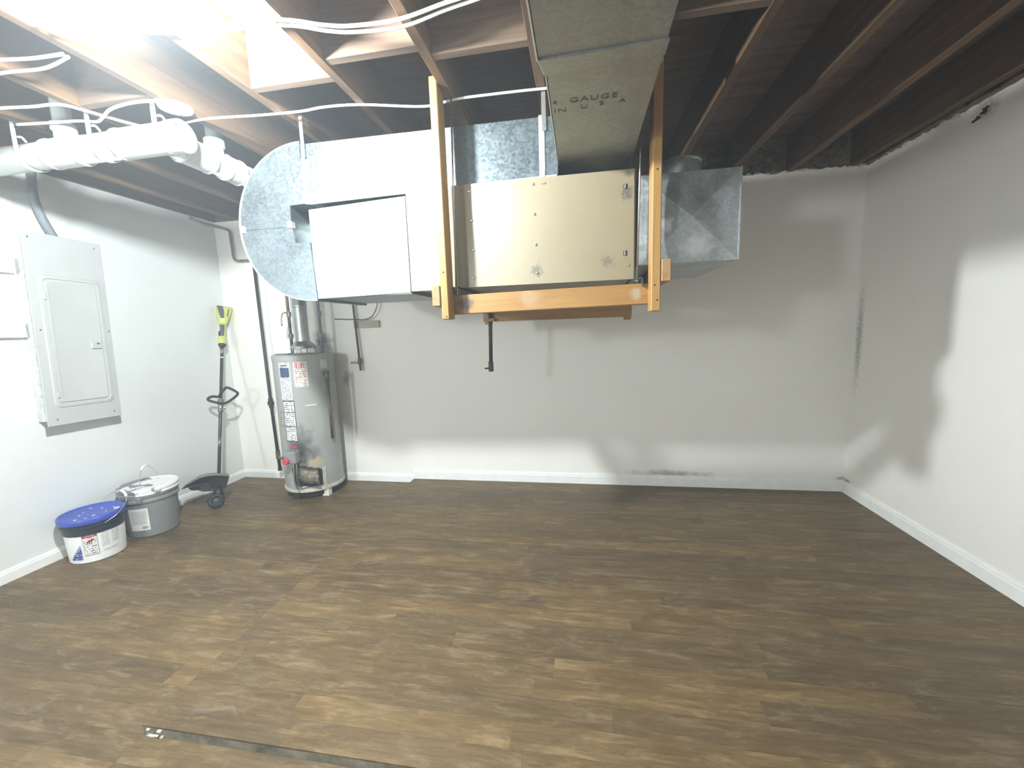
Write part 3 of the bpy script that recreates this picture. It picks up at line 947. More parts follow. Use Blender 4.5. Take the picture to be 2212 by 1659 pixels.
t = thing('ceiling_disc', 'round white cover plate on a joist above the drain pipe end', 'cover', (-1.79, 1.71, ZJ - 0.02))
bm = NB(); lathe(bm, [(0, -0.020), (0.020, -0.020), (0.024, -0.016), (0.050, -0.016), (0.064, -0.010), (0.068, 0.0), (0.060, 0.0)], (-1.785, 1.715, ZJ - 0.0005), 36)
o = obj('cover_plate', bm, m_hook, t, 'auto')
bm = NB(); lathe(bm, [(0, -0.004), (0.006, -0.004), (0.006, 0), (0, 0)], (-1.765, 1.70, ZJ - 0.017), 10); obj('cover_screw', bm, m_steel, o)

# ------------------------------------------------------------------ cables
def cable(name, pts, r, label, mat=m_cable, n=6, group=None):
    b_ = NB(); tube(b_, smooth_path(pts, n), r, 8)
    return tag(obj(name, b_, mat, None, True), label, 'cable', group)


zc = ZJ - 0.008
cable('electric_cable', [(-1.7, 1.20, zc), (-1.3, 1.30, zc - 0.004), (-0.98, 1.345, zc), (-0.83, 1.383, zc - 0.012), (-0.74, 1.40, zc - 0.016), (-0.58, 1.412, zc - 0.012), (-0.42, 1.396, zc), (-0.30, 1.375, zc), (-0.15, 1.34, zc), (-0.02, 1.30, zc - 0.004)], 0.0058, 'upper of two white cables sagging side by side near the top edge')
cable('electric_cable', [(-1.7, 1.235, zc), (-1.3, 1.325, zc - 0.006), (-0.98, 1.366, zc - 0.002), (-0.83, 1.404, zc - 0.016), (-0.74, 1.421, zc - 0.021), (-0.58, 1.436, zc - 0.018), (-0.42, 1.419, zc - 0.002), (-0.30, 1.398, zc), (-0.15, 1.362, zc), (-0.02, 1.322, zc - 0.004)], 0.0058, 'lower of two white cables sagging side by side near the top edge')
cable('electric_cable', [(-1.90, 1.83, zc), (-1.72, 1.82, zc), (-1.474, 1.847, zc), (-1.268, 1.86, zc), (-1.143, 1.852, zc), (-0.972, 1.871, zc), (-0.70, 1.95, zc), (-0.551, 1.925, zc), (-0.341, 1.925, zc), (-0.149, 1.932, zc), (0.1, 1.95, zc)], 0.0055, 'single white cable crossing the joists behind the left cradle post')
cable('electric_cable', [(-2.9, 1.50, zc), (-2.495, 1.544, zc), (-2.35, 1.565, zc), (-2.219, 1.578, zc), (-2.17, 1.65, zc), (-2.12, 1.75, zc), (-2.05, 1.86, zc)], 0.0065, 'white cable bending down across the joists above the drain pipe')
cable('electric_cable', [(-2.60, 1.66, zc - 0.003), (-2.45, 1.685, zc), (-2.304, 1.702, zc), (-2.20, 1.70, zc - 0.016), (-2.13, 1.675, zc - 0.016), (-2.056, 1.655, zc), (-1.92, 1.635, zc), (-1.784, 1.645, zc + 0.001)], 0.0065, 'white cable running to the round ceiling cover plate')
cable('electric_cable', [(-2.3, 1.27, zc), (-2.07, 1.307, zc), (-1.95, 1.325, zc), (-1.82, 1.33, zc)], 0.006, 'upper short white cable in the bright left corner', group='cables by the lamp')
cable('electric_cable', [(-2.3, 1.36, zc), (-2.12, 1.367, zc), (-2.01, 1.377, zc), (-1.93, 1.37, zc), (-1.82, 1.345, zc)], 0.006, 'lower short white cable in the bright left corner', group='cables by the lamp')

# ------------------------------------------------------------------ electrical panel on the left wall
RA = -0.030
PC = Vector((0, 2.12, 1.41))


def prot(bm):
    for v in bm.verts:
        y, z = v.co.y - PC.y, v.co.z - PC.z
        v.co.y = PC.y + y * math.cos(RA) - z * math.sin(RA)
        v.co.z = PC.z + y * math.sin(RA) + z * math.cos(RA)
    return bm


ep = thing('electrical_panel', 'white painted breaker panel with a closed door on the left wall', 'electrical panel', (XL, 2.12, 0.84))
bm = NB(); box(bm, XL + 0.0005, -3.152, 1.935, 2.305, 0.868, 1.972, 0.003); obj('back_box', prot(bm), m_panelbox, ep)
cx = -3.1465
bm = NB(); box(bm, -3.1515, cx, 1.918, 2.318, 0.842, 1.990, 0.0025, 2); obj('cover', prot(bm), m_panel, ep)
bm = NB()


def rrect(y0, y1, z0, z1, r, n=5):
    out = []
    for cy, cz, a0 in ((y1 - r, z1 - r, 0), (y0 + r, z1 - r, 90), (y0 + r, z0 + r, 180), (y1 - r, z0 + r, 270)):
        for i in range(n + 1):
            a = math.radians(a0 + 90 * i / n)
            out.append((cy + r * math.cos(a), cz + r * math.sin(a)))
    return out


def loft(bm, loops):
    rs = [[bm.verts.new(p) for p in L] for L in loops]
    n = len(rs[0])
    for A, B in zip(rs, rs[1:]):
        for k in range(n): bm.faces.new((A[k], A[(k + 1) % n], B[(k + 1) % n], B[k]))
    bm.faces.new(rs[-1])
    return bm


fr = lambda d, x: [(x, a, b) for a, b in rrect(1.962 + d, 2.285 - d, 0.945 + d, 1.748 - d, 0.03)]
loft(bm, [fr(0, cx - 0.001), fr(0.006, cx + 0.005), fr(0.020, cx + 0.006), fr(0.024, cx + 0.0005)])
o = obj('door_frame', prot(bm), m_panel, ep, 'auto')
bm = NB()
dr = lambda d, x: [(x, a, b) for a, b in rrect(1.992 + d, 2.255 - d, 0.978 + d, 1.716 - d, 0.012)]
loft(bm, [dr(0, cx), dr(0.002, cx + 0.0065), dr(0.010, cx + 0.008), dr(0.014, cx + 0.006)])
dd = obj('door', prot(bm), m_panel, ep, 'auto')
bm = NB(); box(bm, cx + 0.003, cx + 0.017, 2.185, 2.242, 1.305, 1.352, 0.003); lt = obj('latch', prot(bm), m_panel, dd)
bm = NB(); box(bm, cx + 0.0165, cx + 0.0185, 2.213, 2.228, 1.333, 1.340); obj('latch_slot', prot(bm), m_dark, lt)
for z in (1.62, 1.03):
    bm = NB(); box(bm, cx + 0.001, cx + 0.009, 1.978, 1.994, z - 0.02, z + 0.02, 0.002); obj('hinge', prot(bm), m_panel, dd)
for y, z in ((1.945, 1.955), (2.275, 1.955), (1.945, 1.42), (2.30, 1.42), (1.965, 0.88), (2.275, 0.88)):
    bm = NB(); disc_bolt(bm, (cx, y, z), 0.006, 0.003, (1, 0, 0)); obj('screw', prot(bm), m_steel, ep)
for z0, z1, w in ((1.752, 1.837, 'upper'), (1.383, 1.467, 'lower')):
    bm = NB(); box(bm, XL, XL + 0.034, 1.2, 1.926, z0, z1, 0.003)
    tag(obj('mounting_board', bm, m_base), w + ' white painted board running into the side of the breaker panel', 'board', 'boards beside the panel')
cable('service_cable', [(-3.20, 2.135, 1.972), (-3.20, 2.105, 2.04), (-3.20, 2.075, 2.13), (-3.20, 2.062, 2.22), (-3.198, 2.066, 2.31), (-3.195, 2.075, 2.40)], 0.021, 'thick grey cable entering the top of the breaker panel', m_greycable)

# ------------------------------------------------------------------ small pipes
t = thing('gas_pipe', 'tall black iron gas pipe standing left of the water heater', 'pipe', (-2.77, 3.25, 0.1))
bm = NB(); tube(bm, [(-2.803, 3.25, ZJ + 0.1), (-2.784, 3.25, 0.75), (-2.766, 3.25, 0.13)], 0.0135, 14); obj('pipe', bm, m_blackpipe, t, True)
bm = NB(); lathe(bm, [(0.013, -0.045), (0.019, -0.045), (0.019, -0.018), (0.027, -0.016), (0.027, 0.016), (0.019, 0.018), (0.019, 0.045), (0.013, 0.045)], (-2.784, 3.25, 0.745), 8); obj('union', bm, m_blackpipe, t)
bm = NB(); lathe(bm, [(0.013, -0.035), (0.019, -0.035), (0.019, 0.035), (0.013, 0.035)], (-2.77, 3.25, 0.262), 14); obj('tee', bm, m_brownpipe, t, 'auto')
bm = NB(); tube(bm, smooth_path([(-2.765, 3.245, 0.262), (-2.72, 3.20, 0.262), (-2.56, 3.03, 0.30), (-2.37, 2.845, 0.375)], 4), 0.011, 10); obj('valve_branch', bm, m_brownpipe, t, True)
bm = NB(); lathe(bm, [(0, 0), (0.018, 0), (0.018, 0.03), (0.0135, 0.032)], (-2.766, 3.25, 0.112), 14); obj('end_cap', bm, m_blackpipe, t, 'auto')

t = thing('water_pipe', 'thin brown pipe with a shutoff valve hanging on the back wall right of the heater', 'pipe', (-1.91, 3.315, 1.02))
bm = NB(); tube(bm, [(-1.960, 3.315, 2.19), (-1.936, 3.315, 1.60), (-1.913, 3.315, 1.022)], 0.0095, 12); obj('pipe', bm, m_brownpipe, t, True)
bm = NB(); lathe(bm, [(0.009, -0.028), (0.016, -0.024), (0.016, 0.024), (0.009, 0.028)], (-1.917, 3.315, 1.105), 12); obj('valve_body', bm, m_brownpipe, t, 'auto')
bm = NB(); box(bm, -1.995, -1.925, 3.296, 3.304, 1.086, 1.100, 0.002); obj('valve_lever', bm, m_copper, t)
bm = NB(); box(bm, -1.955, -1.718, 3.330, 3.3535, 1.392, 1.452, 0.002)
tag(obj('backing_block', bm, wood('block_wood', (0.36, 0.31, 0.22), (0.47, 0.42, 0.32), (0.56, 0.50, 0.40), 'x', 0.7, 0.5)), 'short pale wood block screwed to the back wall behind the thin pipe', 'block')
bm = NB(); tube(bm, smooth_path([(-1.70, 3.30, 1.62), (-1.712, 3.30, 1.56), (-1.76, 3.305, 1.49), (-1.83, 3.31, 1.463), (-1.93, 3.335, 1.466), (-2.05, 3.345, 1.472), (-2.14, 3.348, 1.478)], 6), 0.0055, 8)
tag(obj('thin_cable', bm, m_copper, None, True), 'thin grey wire curving down to the wood block on the wall', 'cable')

t = thing('drip_pipe', 'short black iron pipe hanging under the pine cradle', 'pipe', (-0.575, 2.58, 1.075))
bm = NB(); tube(bm, [(-0.568, 2.585, 1.52), (-0.577, 2.585, 1.135)], 0.012, 14); obj('pipe', bm, m_blackpipe, t, True)
bm = NB(); lathe(bm, [(0, 0), (0.0165, 0), (0.0165, 0.06), (0.012, 0.064)], (-0.578, 2.585, 1.072), 12); obj('end_cap', bm, m_blackpipe, t, 'auto')
bm = NB(); tube(bm, [(-0.59, 2.58, 1.093), (-0.618, 2.575, 1.093)], 0.005, 8); obj('side_nipple', bm, m_blackpipe, t, True)
bm = NB(); box(bm, -0.600, -0.540, 2.566, 2.604, 1.392, 1.412, 0.002); obj('pipe_flange', bm, m_pine_y, t)

bm = NB()
path = [(-3.225, 3.10, 2.352), (-3.20, 3.22, 2.33), (-3.085, 3.325, 2.295), (-3.068, 3.325, 2.27), (-3.062, 3.325, 2.06), (-3.050, 3.325, 2.035), (-3.02, 3.325, 2.022), (-2.55, 3.325, 2.018)]
tube(bm, path, 0.011, 10)
tag(obj('corner_pipe', bm, m_copper, None, True), 'thin tarnished pipe bending round the upper left corner', 'pipe')

# ------------------------------------------------------------------ water heater
HC, HR = (-2.302, 3.104), 0.232
HZ0, HZ1 = 0.066, 1.192
wh = thing('water_heater', 'grey cylindrical gas water heater in the corner with soot above its burner', 'water heater', (HC[0], HC[1], 0.0))
rf = lambda z: HR
bm = NB(); lathe(bm, [(0, HZ0 + 0.02), (HR, HZ0 + 0.02), (HR, HZ1 - 0.045), (0, HZ1 - 0.045)], (HC[0], HC[1], 0), 64); tank = obj('tank', bm, m_heater, wh, 'auto')
bm = NB(); lathe(bm, [(HR - 0.02, HZ1 - 0.046), (HR + 0.004, HZ1 - 0.046), (HR + 0.004, HZ1 - 0.006), (HR - 0.004, HZ1), (0, HZ1 + 0.004)], (HC[0], HC[1], 0), 64); obj('top_cap', bm, m_heater, wh, 'auto')
bm = NB(); lathe(bm, [(0, HZ0), (HR + 0.003, HZ0), (HR + 0.006, HZ0 + 0.004), (HR + 0.006, HZ0 + 0.026), (HR, HZ0 + 0.03), (HR - 0.01, HZ0 + 0.03)], (HC[0], HC[1], 0), 64); obj('bottom_rim', bm, m_rustrim, wh, 'auto')
bm = NB(); lathe(bm, [(0, 0.02), (HR - 0.03, 0.02), (HR - 0.03, HZ0 + 0.002), (0, HZ0 + 0.002)], (HC[0], HC[1], 0), 40); obj('underside', bm, m_dark, wh)
for a in (-30, 45, 120, 195, -100):
    x, y = HC[0] + (HR - 0.035) * math.cos(math.radians(a)), HC[1] + (HR - 0.035) * math.sin(math.radians(a))
    bm = NB(); box(bm, x - 0.03, x + 0.03, y - 0.025, y + 0.025, 0.0, HZ0 + 0.001, 0.003); obj('support_block', bm, m_plaster if a == -30 else m_dark, wh)
# labels
lb_text = printed('print_rows', (0.72, 0.72, 0.70), (0.22, 0.22, 0.24), 26, 0.6, 16.0)
lb_warn = printed('print_boxed', (0.70, 0.70, 0.67), (0.20, 0.20, 0.21), 22, 0.62, 14.0, (0.03, 0.03, 0.03))
lb_red = printed('print_warning', (0.72, 0.68, 0.62), (0.36, 0.20, 0.19), 14, 0.55, 10.0)
lb_redhead = barred('print_red_header', (0.52, 0.05, 0.09), (0.72, 0.60, 0.58), 7.0)
lb_old = printed('print_faded', (0.40, 0.37, 0.31), (0.16, 0.14, 0.12), 16, 0.5, 8.0)
lb_blue = simple('print_blue', (0.045, 0.075, 0.15), 0.5)


def label_patch(nm, mat, a0, a1, z0, z1, off=0.0012, parent=tank, n=10, lab=None, c=HC, rff=rf):
    b_ = NB(); cpatch(b_, c, rff, a0, a1, z0, z1, off, n)
    return obj(nm, b_, mat, parent, True, lab)


label_patch('text_label', lb_text, -104, -80, 0.84, 1.137, lab='long white text label')
label_patch('label_emblem', lb_blue, -102, -82, 1.02, 1.095, 0.0022, lab='dark blue block on the text label')
label_patch('label_emblem_mark', simple('print_black', (0.03, 0.03, 0.03), 0.5), -99, -85, 1.108, 1.116, 0.0022)
label_patch('warning_label', lb_red, -73.5, -49, 0.94, 1.138, lab='pale warning label with a red header')
label_patch('warning_header', lb_redhead, -72.5, -51, 1.090, 1.132, 0.0022, lab='red header bar')
label_patch('diagram_column', simple('print_cream', (0.70, 0.64, 0.52), 0.5), -59, -57.8, 0.945, 1.085, 0.0022)
label_patch('instruction_label', lb_warn, -104, -78, 0.498, 0.832, lab='black framed instruction label')
for z in (0.62, 0.735):
    label_patch('label_rule', simple('print_rule', (0.03, 0.03, 0.03), 0.5), -103, -79, z, z + 0.005, 0.0022)
label_patch('faded_label', lb_old, -122, -107, 0.50, 0.745, lab='stained older label on the left side')
label_patch('faded_sticker', printed('print_faint', (0.50, 0.505, 0.49), (0.60, 0.60, 0.59), 9, 0.7, 7.0, (0.62, 0.62, 0.60)), -24, -8, 1.075, 1.16)
label_patch('scuff_mark', simple('white_scuff', (0.62, 0.62, 0.60), 0.5, 0, 0.3, 120), -59, -38, 0.782, 0.792, 0.001)
# burner opening as a dark sheet of painted shade, bent access cover, tubes
bm = NB()
rows = []
for i in range(17):
    a_ = -98 + 64 * i / 16
    zt = 0.315 - 0.075 * (i / 16) ** 1.2 + 0.006 * math.sin(i * 2.1) - (0.05 if i == 0 else 0.02 if i == 1 else 0)
    rows.append([bm.verts.new((HC[0] + (HR + 0.002) * math.cos(math.radians(a_)), HC[1] + (HR + 0.002) * math.sin(math.radians(a_)), z_)) for z_ in (0.112, zt)])
for A, B in zip(rows, rows[1:]): bm.faces.new((A[0], B[0], B[1], A[1]))
obj('burner_opening', bm, m_dark, wh, True, 'open burner access, its inner shade painted near black')
label_patch('lower_jacket', m_heater, -112, -93, 0.098, 0.235, 0.004, wh, 6)
label_patch('torn_edge', m_rustrim, -40, -33, 0.10, 0.262, 0.006, wh, 6, 'rust eaten edge of the opening')
bm = NB()
g = []
for j in range(5):
    z = 0.158 + 0.13 * j / 4
    row = []
    for i in range(15):
        a = math.radians(-88 + 40 * i / 14)
        r = HR + 0.014 + 0.055 * (i / 14) * (1 - j / 8) + 0.006 * math.sin(j)
        row.append(bm.verts.new((HC[0] + r * math.cos(a), HC[1] + r * math.sin(a), z + 0.028 * (1 - i / 14) ** 2 - 0.016 * (i / 14))))
    g.append(row)
for j in range(4):
    for i in range(14): bm.faces.new((g[j][i], g[j][i + 1], g[j + 1][i + 1], g[j + 1][i]))
bmesh.ops.solidify(bm, geom=list(bm.faces), thickness=0.0015)
obj('access_cover', bm, m_rust, wh, True, 'bent loose metal access cover')


def hp(a, r, z): return (HC[0] + (HR + r) * math.cos(math.radians(a)), HC[1] + (HR + r) * math.sin(math.radians(a)), z)


def radial_box(a, half, r0_, r1_, z0, z1, bev=0.004):
    a_ = math.radians(a)
    d = Vector((math.cos(a_), math.sin(a_), 0)); s_ = Vector((-d.y, d.x, 0))
    c = Vector((HC[0], HC[1], 0))
    b_ = NB()
    hexa(b_, [c + d * (HR + rr_) + s_ * ss + Vector((0, 0, z)) for z in (z0, z1) for rr_ in (r0_, r1_) for ss in (-half, half)], bev)
    return b_


gv = obj('gas_valve', radial_box(-88, 0.050, -0.004, 0.072, 0.335, 0.430, 0.006), m_valve, wh, False, 'grey gas control valve')
label_patch('red_marking', m_red, -97, -83, 0.452, 0.462, 0.0015, tank, 6, 'small red marking above the valve')
label_patch('red_marking', m_red, -92, -81, 0.444, 0.450, 0.0015, tank, 6)
bm = NB(); lathe(bm, [(0, 0.024), (0.021, 0.024), (0.027, 0.016), (0.027, 0)], hp(-93, 0.072, 0.358), 20, Vector(hp(-88, 1, 0)) - Vector(hp(-88, 0, 0))); obj('valve_knob', bm, m_red, gv, 'auto', 'red round dial')
for a, r_ in ((-86, 0.006), (-81, 0.004)):
    bm = NB(); tube(bm, smooth_path([hp(a, 0.04, 0.335), hp(a, 0.045, 0.27), hp(a - 1, 0.042, 0.18), hp(a + 2, 0.03, 0.125), hp(a + 14, 0.008, 0.12)], 5), r_, 8); obj('burner_tube', bm, m_steel, wh, True)
bm = NB(); tube(bm, smooth_path([hp(-86, 0.02, 0.14), hp(-84, 0.022, 0.09), hp(-83, 0.02, 0.03)], 4), 0.0018, 6); obj('loose_wire', bm, m_black, wh, True)
# relief valve with its discharge pipe
bm = NB(); tube(bm, [hp(-17, -0.01, 1.03), hp(-17, 0.045, 1.03)], 0.016, 12); rv = obj('relief_valve', bm, m_brownpipe, wh, True)
bm = NB(); tube(bm, [hp(-17, 0.035, 1.055), hp(-17, 0.035, 0.965)], 0.018, 12); obj('valve_body', bm, m_brownpipe, rv, True)
bm = NB(); tube(bm, [hp(-17, 0.035, 0.97), hp(-17, 0.030, 0.49)], 0.0115, 12); obj('relief_pipe', bm, m_brownpipe, wh, True)
bm = NB(); box(bm, HC[0] - 0.15, HC[0] - 0.03, HC[1] - 0.15, HC[1] - 0.10, HZ1 + 0.003, HZ1 + 0.012, 0.002); obj('flat_scrap', bm, m_steel, wh)
# draft hood and flue
t = thing('flue_pipe', 'galvanized flue pipe rising from the water heater', 'flue', (HC[0], HC[1], HZ1 + 0.004))
fx, fy = HC[0] + 0.01, HC[1] + 0.0
bm = NB(); lathe(bm, [(0.098, 0.052), (0.102, 0.045), (0.104, 0.050), (0.062, 0.098), (0.055, 0.104), (0.052, 0.104)], (fx, fy, HZ1), 32); obj('draft_hood', bm, m_flue, t, True)
for a in (20, 110, 200, 290):
    x, y = fx + 0.085 * math.cos(math.radians(a)), fy + 0.085 * math.sin(math.radians(a))
    bm = NB(); box(bm, x - 0.004, x + 0.004, y - 0.004, y + 0.004, HZ1 + 0.003, HZ1 + 0.062); obj('hood_leg', bm, m_flue, t)
bm = NB(); lathe(bm, [(0.050, 0.095), (0.050, 0.38), (0.054, 0.384), (0.054, 0.40), (0.052, 0.405), (0.052, 0.75), (0.0, 0.75)], (fx, fy, HZ1), 32); obj('pipe', bm, m_flue, t, 'auto')
bm = NB(); disc_bolt(bm, (fx + 0.02, fy - 0.049, HZ1 + 0.35), 0.006, 0.004, (0.3, -1, 0)); obj('screw', bm, m_screw, t)
for dx, dy, lab, v in ((-0.112, 0.02, 'narrow water pipe with a brass lever left of the flue', True), (0.132, 0.07, 'narrow dark water pipe right of the flue', False)):
    x, y = HC[0] + dx, HC[1] + dy
    t = thing('supply_pipe', lab, 'pipe', (x, y, HZ1))
    bm = NB(); tube(bm, [(x, y, HZ1), (x - 0.004, y, 1.9), (x - 0.004, y, 2.37)], 0.0125, 12); obj('pipe', bm, m_copper if v else m_greycable, t, True)
    for z in (HZ1 + 0.15, HZ1 + 0.33):
        bm = NB(); lathe(bm, [(0.012, -0.02), (0.018, -0.02), (0.018, 0.02), (0.012, 0.02)], (x, y, z), 10); obj('fitting', bm, m_copper if v else m_greycable, t)
    if v:
        bm = NB(); tube(bm, smooth_path([(x - 0.01, y - 0.015, HZ1 + 0.345), (x - 0.035, y - 0.025, HZ1 + 0.34), (x - 0.05, y - 0.03, HZ1 + 0.30), (x - 0.052, y - 0.03, HZ1 + 0.235)], 4), 0.006, 8); obj('lever', bm, m_brass, t, True, 'brass lever handle')

# ------------------------------------------------------------------ buckets
def bucket(name, lab, c, rb, rt_, h, mat, band, lid_mat, lidh, group):
    t = thing(name, lab, 'bucket', (c[0], c[1], 0.0), group)
    rff = lambda z: rb + (rt_ - rb) * z / h
    b_ = NB(); lathe(b_, [(0, 0.0), (rb - 0.006, 0.0), (rb, 0.006), (rff(h - 0.062), h - 0.062), (rff(h - 0.062), h), (0, h)], (c[0], c[1], 0.0005), 56)
    body = obj('pail', b_, mat, t, 'auto')
    return t, body, rff


B1 = (-3.062, 1.985)
t, body, r1 = bucket('bucket', 'white pail with a blue lid and dark band nearest the viewer', B1, 0.131, 0.143, 0.268, m_bucket_w, m_navy, m_blue, 0.03, 'paint buckets')
h1 = 0.268
bm = NB(); lathe(bm, [(r1(0.18), 0.180), (r1(0.18) + 0.004, 0.182), (r1(0.23) + 0.004, 0.224), (r1(0.23) + 0.011, 0.227), (r1(0.23) + 0.011, 0.234), (r1(0.24) + 0.005, 0.238), (r1(0.24) + 0.005, 0.256), (r1(0.25), 0.258)], (B1[0], B1[1], 0), 56); obj('rim_band', bm, m_navy, t, 'auto', 'dark navy rim band')
bm = NB(); lathe(bm, [(0.143, 0.252), (0.157, 0.254), (0.159, 0.262), (0.159, 0.280), (0.155, 0.287), (0.147, 0.288), (0.142, 0.283), (0.132, 0.279), (0, 0.279)], (B1[0], B1[1], 0), 56)
lid = obj('lid', bm, m_blue, t, 'auto', 'blue snap lid')
for (a, r_, s_) in ((40, 0.118, 0.017), (95, 0.06, 0.007), (60, 0.10, 0.006), (250, 0.06, 0.006), (310, 0.11, 0.007), (285, 0.115, 0.008), (150, 0.09, 0.007), (200, 0.05, 0.005), (330, 0.08, 0.008), (20, 0.075, 0.005)):
    bm = NB(); lump(bm, (B1[0] + r_ * math.cos(math.radians(a)), B1[1] + r_ * math.sin(math.radians(a)), 0.2795), (s_ * 0.75, s_, 0.0012), int(a), 2)
    obj('paint_spot', bm, m_hook, lid, True)
# wrap label: prints on the white body, angles measured round the pail (camera side about -33)
lbk = dict(parent=body, c=B1, rff=r1)
pr_small = printed('pail_print', (0.72, 0.72, 0.70), (0.40, 0.40, 0.41), 12, 0.75, 18.0)
pr_warn = printed('pail_warning', (0.76, 0.76, 0.74), (0.24, 0.21, 0.22), 9, 0.6, 12.0)
m_redink = simple('red_ink', (0.33, 0.035, 0.045), 0.5)
m_frame = simple('grey_ink', (0.20, 0.19, 0.19), 0.5)
m_blueink = simple('blue_ink', (0.055, 0.075, 0.30), 0.5, 0, 0.3, 60)
m_blueink2 = simple('pale_blue_ink', (0.25, 0.27, 0.48), 0.5, 0, 0.2, 60)
label_patch('top_stripe', m_redink, -100, -70, 0.187, 0.193, 0.001, lab='dark red stripe', **lbk)
label_patch('warning_box', pr_warn, -60, -32, 0.055, 0.186, 0.001, lab='warning box with red header', **lbk)
for a0, a1, z0, z1 in ((-60, -59.2, 0.05, 0.19), (-32.8, -32, 0.05, 0.19), (-60, -32, 0.05, 0.053)):
    label_patch('box_line', m_frame, a0, a1, z0, z1, 0.0018, **lbk)
label_patch('warning_header', m_redink, -60, -32, 0.167, 0.190, 0.002, lab='red header', **lbk)
for z in (0.172, 0.180):
    label_patch('header_line', simple('header_white', (0.6, 0.45, 0.43), 0.5), -55 if z < 0.175 else -52, -36, z, z + 0.0035, 0.0028, **lbk)
label_patch('blank_circle', m_bucket_w, -56, -36, 0.112, 0.163, 0.0018, **lbk)
# ringed pictogram: ellipse ring, slash and a small red figure
def on_pail(a, z, off, c=B1, rff=r1):
    r = rff(z) + off
    return Vector((c[0] + r * math.cos(math.radians(a)), c[1] + r * math.sin(math.radians(a)), z))
bm = NB(); tube(bm, [on_pail(-46 + 9.0 * math.cos(k * math.pi / 12), 0.138 + 0.023 * math.sin(k * math.pi / 12), 0.0022) for k in range(24)], 0.0011, 5, closed=True)
ring_o = obj('pictogram_ring', bm, m_frame, body, True)
bm = NB()
for a, z, sa, sz in ((-45, 0.144, 4.0, 0.007), (-41, 0.149, 2.6, 0.006), (-49, 0.139, 2.6, 0.004), (-47, 0.130, 1.0, 0.009), (-43.5, 0.131, 1.0, 0.009), (-51, 0.133, 1.0, 0.007)):
    cpatch(bm, B1, r1, a - sa, a + sa, z - sz, z + sz, 0.0024, 4)
obj('pictogram_figure', bm, m_redink, body, True, 'small red warning figure')
bm = NB(); tube(bm, [on_pail(-46 + 9 * s_, 0.138 + 0.021 * s_, 0.003) for s_ in (-0.8, -0.4, 0, 0.4, 0.8)], 0.0009, 5); obj('pictogram_slash', bm, m_frame, body, True)
label_patch('small_print', pr_small, -26, -9, 0.085, 0.182, 0.001, n=8, lab='block of fine grey print', **lbk)
label_patch('small_print', pr_small, -6, 14, 0.095, 0.190, 0.001, n=8, **lbk)
label_patch('small_print', printed('pail_print2', (0.76, 0.76, 0.74), (0.40, 0.40, 0.41), 3, 0.8, 20.0), -26, 10, 0.052, 0.070, 0.001, n=10, **lbk)
# stepped blue tile picture
rr = random.Random(9)
for i in range(7):
    for j in range(i + 1):
        a0 = -92 + i * 3.9; z0 = 0.028 + j * 0.0135
        label_patch('tile_print', m_blueink if rr.random() < 0.55 else m_blueink2, a0, a0 + 3.7, z0, z0 + 0.0125, 0.001, n=2, **lbk)


def bail(t, c, r, pa, pb, top, rad=0.0022, grip=True, parent=None):
    pts = smooth_path([pa] + top + [pb], 8)
    b_ = NB(); tube(b_, pts, rad, 8); w = obj('bail_handle', b_, m_screw, t, True, 'wire bail handle')
    if grip:
        m_ = len(pts) // 2
        b_ = NB(); tube(b_, [pts[m_ - 4], pts[m_ - 2], pts[m_], pts[m_ + 2], pts[m_ + 4]], 0.0075, 10); obj('handle_grip', b_, m_hook, w, True, 'white plastic grip')
    return w


bail(t, B1, 0.155, (B1[0] + 0.147, B1[1] - 0.043, 0.235), (B1[0] - 0.147, B1[1] + 0.043, 0.235),
     [(B1[0] + 0.166, B1[1] + 0.02, 0.268), (B1[0] + 0.140, B1[1] + 0.095, 0.315), (B1[0] + 0.068, B1[1] + 0.145, 0.352), (B1[0] - 0.02, B1[1] + 0.158, 0.350), (B1[0] - 0.10, B1[1] + 0.12, 0.30)])

B2 = (-3.035, 2.315)
t, body2, r2 = bucket('bucket', 'grey pail with a white splashed lid beside the string trimmer', B2, 0.142, 0.157, 0.335, m_bucket_g, None, None, 0.03, 'paint buckets')
bm = NB(); lathe(bm, [(r2(0.25), 0.248), (r2(0.25) + 0.010, 0.250), (r2(0.25) + 0.011, 0.262), (r2(0.25) + 0.004, 0.270), (r2(0.28) + 0.003, 0.285), (r2(0.28) + 0.010, 0.287), (r2(0.28) + 0.010, 0.300), (r2(0.3), 0.303)], (B2[0], B2[1], 0), 56); obj('rim_rings', bm, m_bucket_g, t, 'auto', 'ribbed grey rim')
bm = NB(); lathe(bm, [(0.155, 0.300), (0.170, 0.302), (0.172, 0.309), (0.167, 0.316), (0.170, 0.322), (0.170, 0.336), (0.165, 0.343), (0.157, 0.344), (0.150, 0.340), (0.140, 0.339), (0, 0.339)], (B2[0], B2[1], 0), 56); obj('lid', bm, m_lidpaint, t, 'auto', 'grey lid splashed with white paint')
l2 = dict(parent=body2, c=B2, rff=r2)
label_patch('paper_label', m_paper, -90, -46, 0.055, 0.212, 0.001, lab='white rounded paper label', n=12, **l2)
label_patch('label_print', printed('grey_pail_print', (0.62, 0.62, 0.60), (0.50, 0.50, 0.49), 20, 0.8, 26.0), -86, -50, 0.10, 0.195, 0.0018, n=12, **l2)
label_patch('barcode', barred('barcode_print', (0.70, 0.70, 0.68), (0.12, 0.12, 0.12), 14.0), -62, -50, 0.066, 0.085, 0.0018, n=6, **l2)
bm = NB(); box(bm, B2[0] + 0.155 * math.cos(math.radians(-58)) - 0.018, B2[0] + 0.155 * math.cos(math.radians(-58)) + 0.018, B2[1] + 0.160 * math.sin(math.radians(-58)) - 0.01, B2[1] + 0.160 * math.sin(math.radians(-58)) + 0.012, 0.255, 0.287, 0.003); obj('handle_ear', bm, m_bucket_g, t)
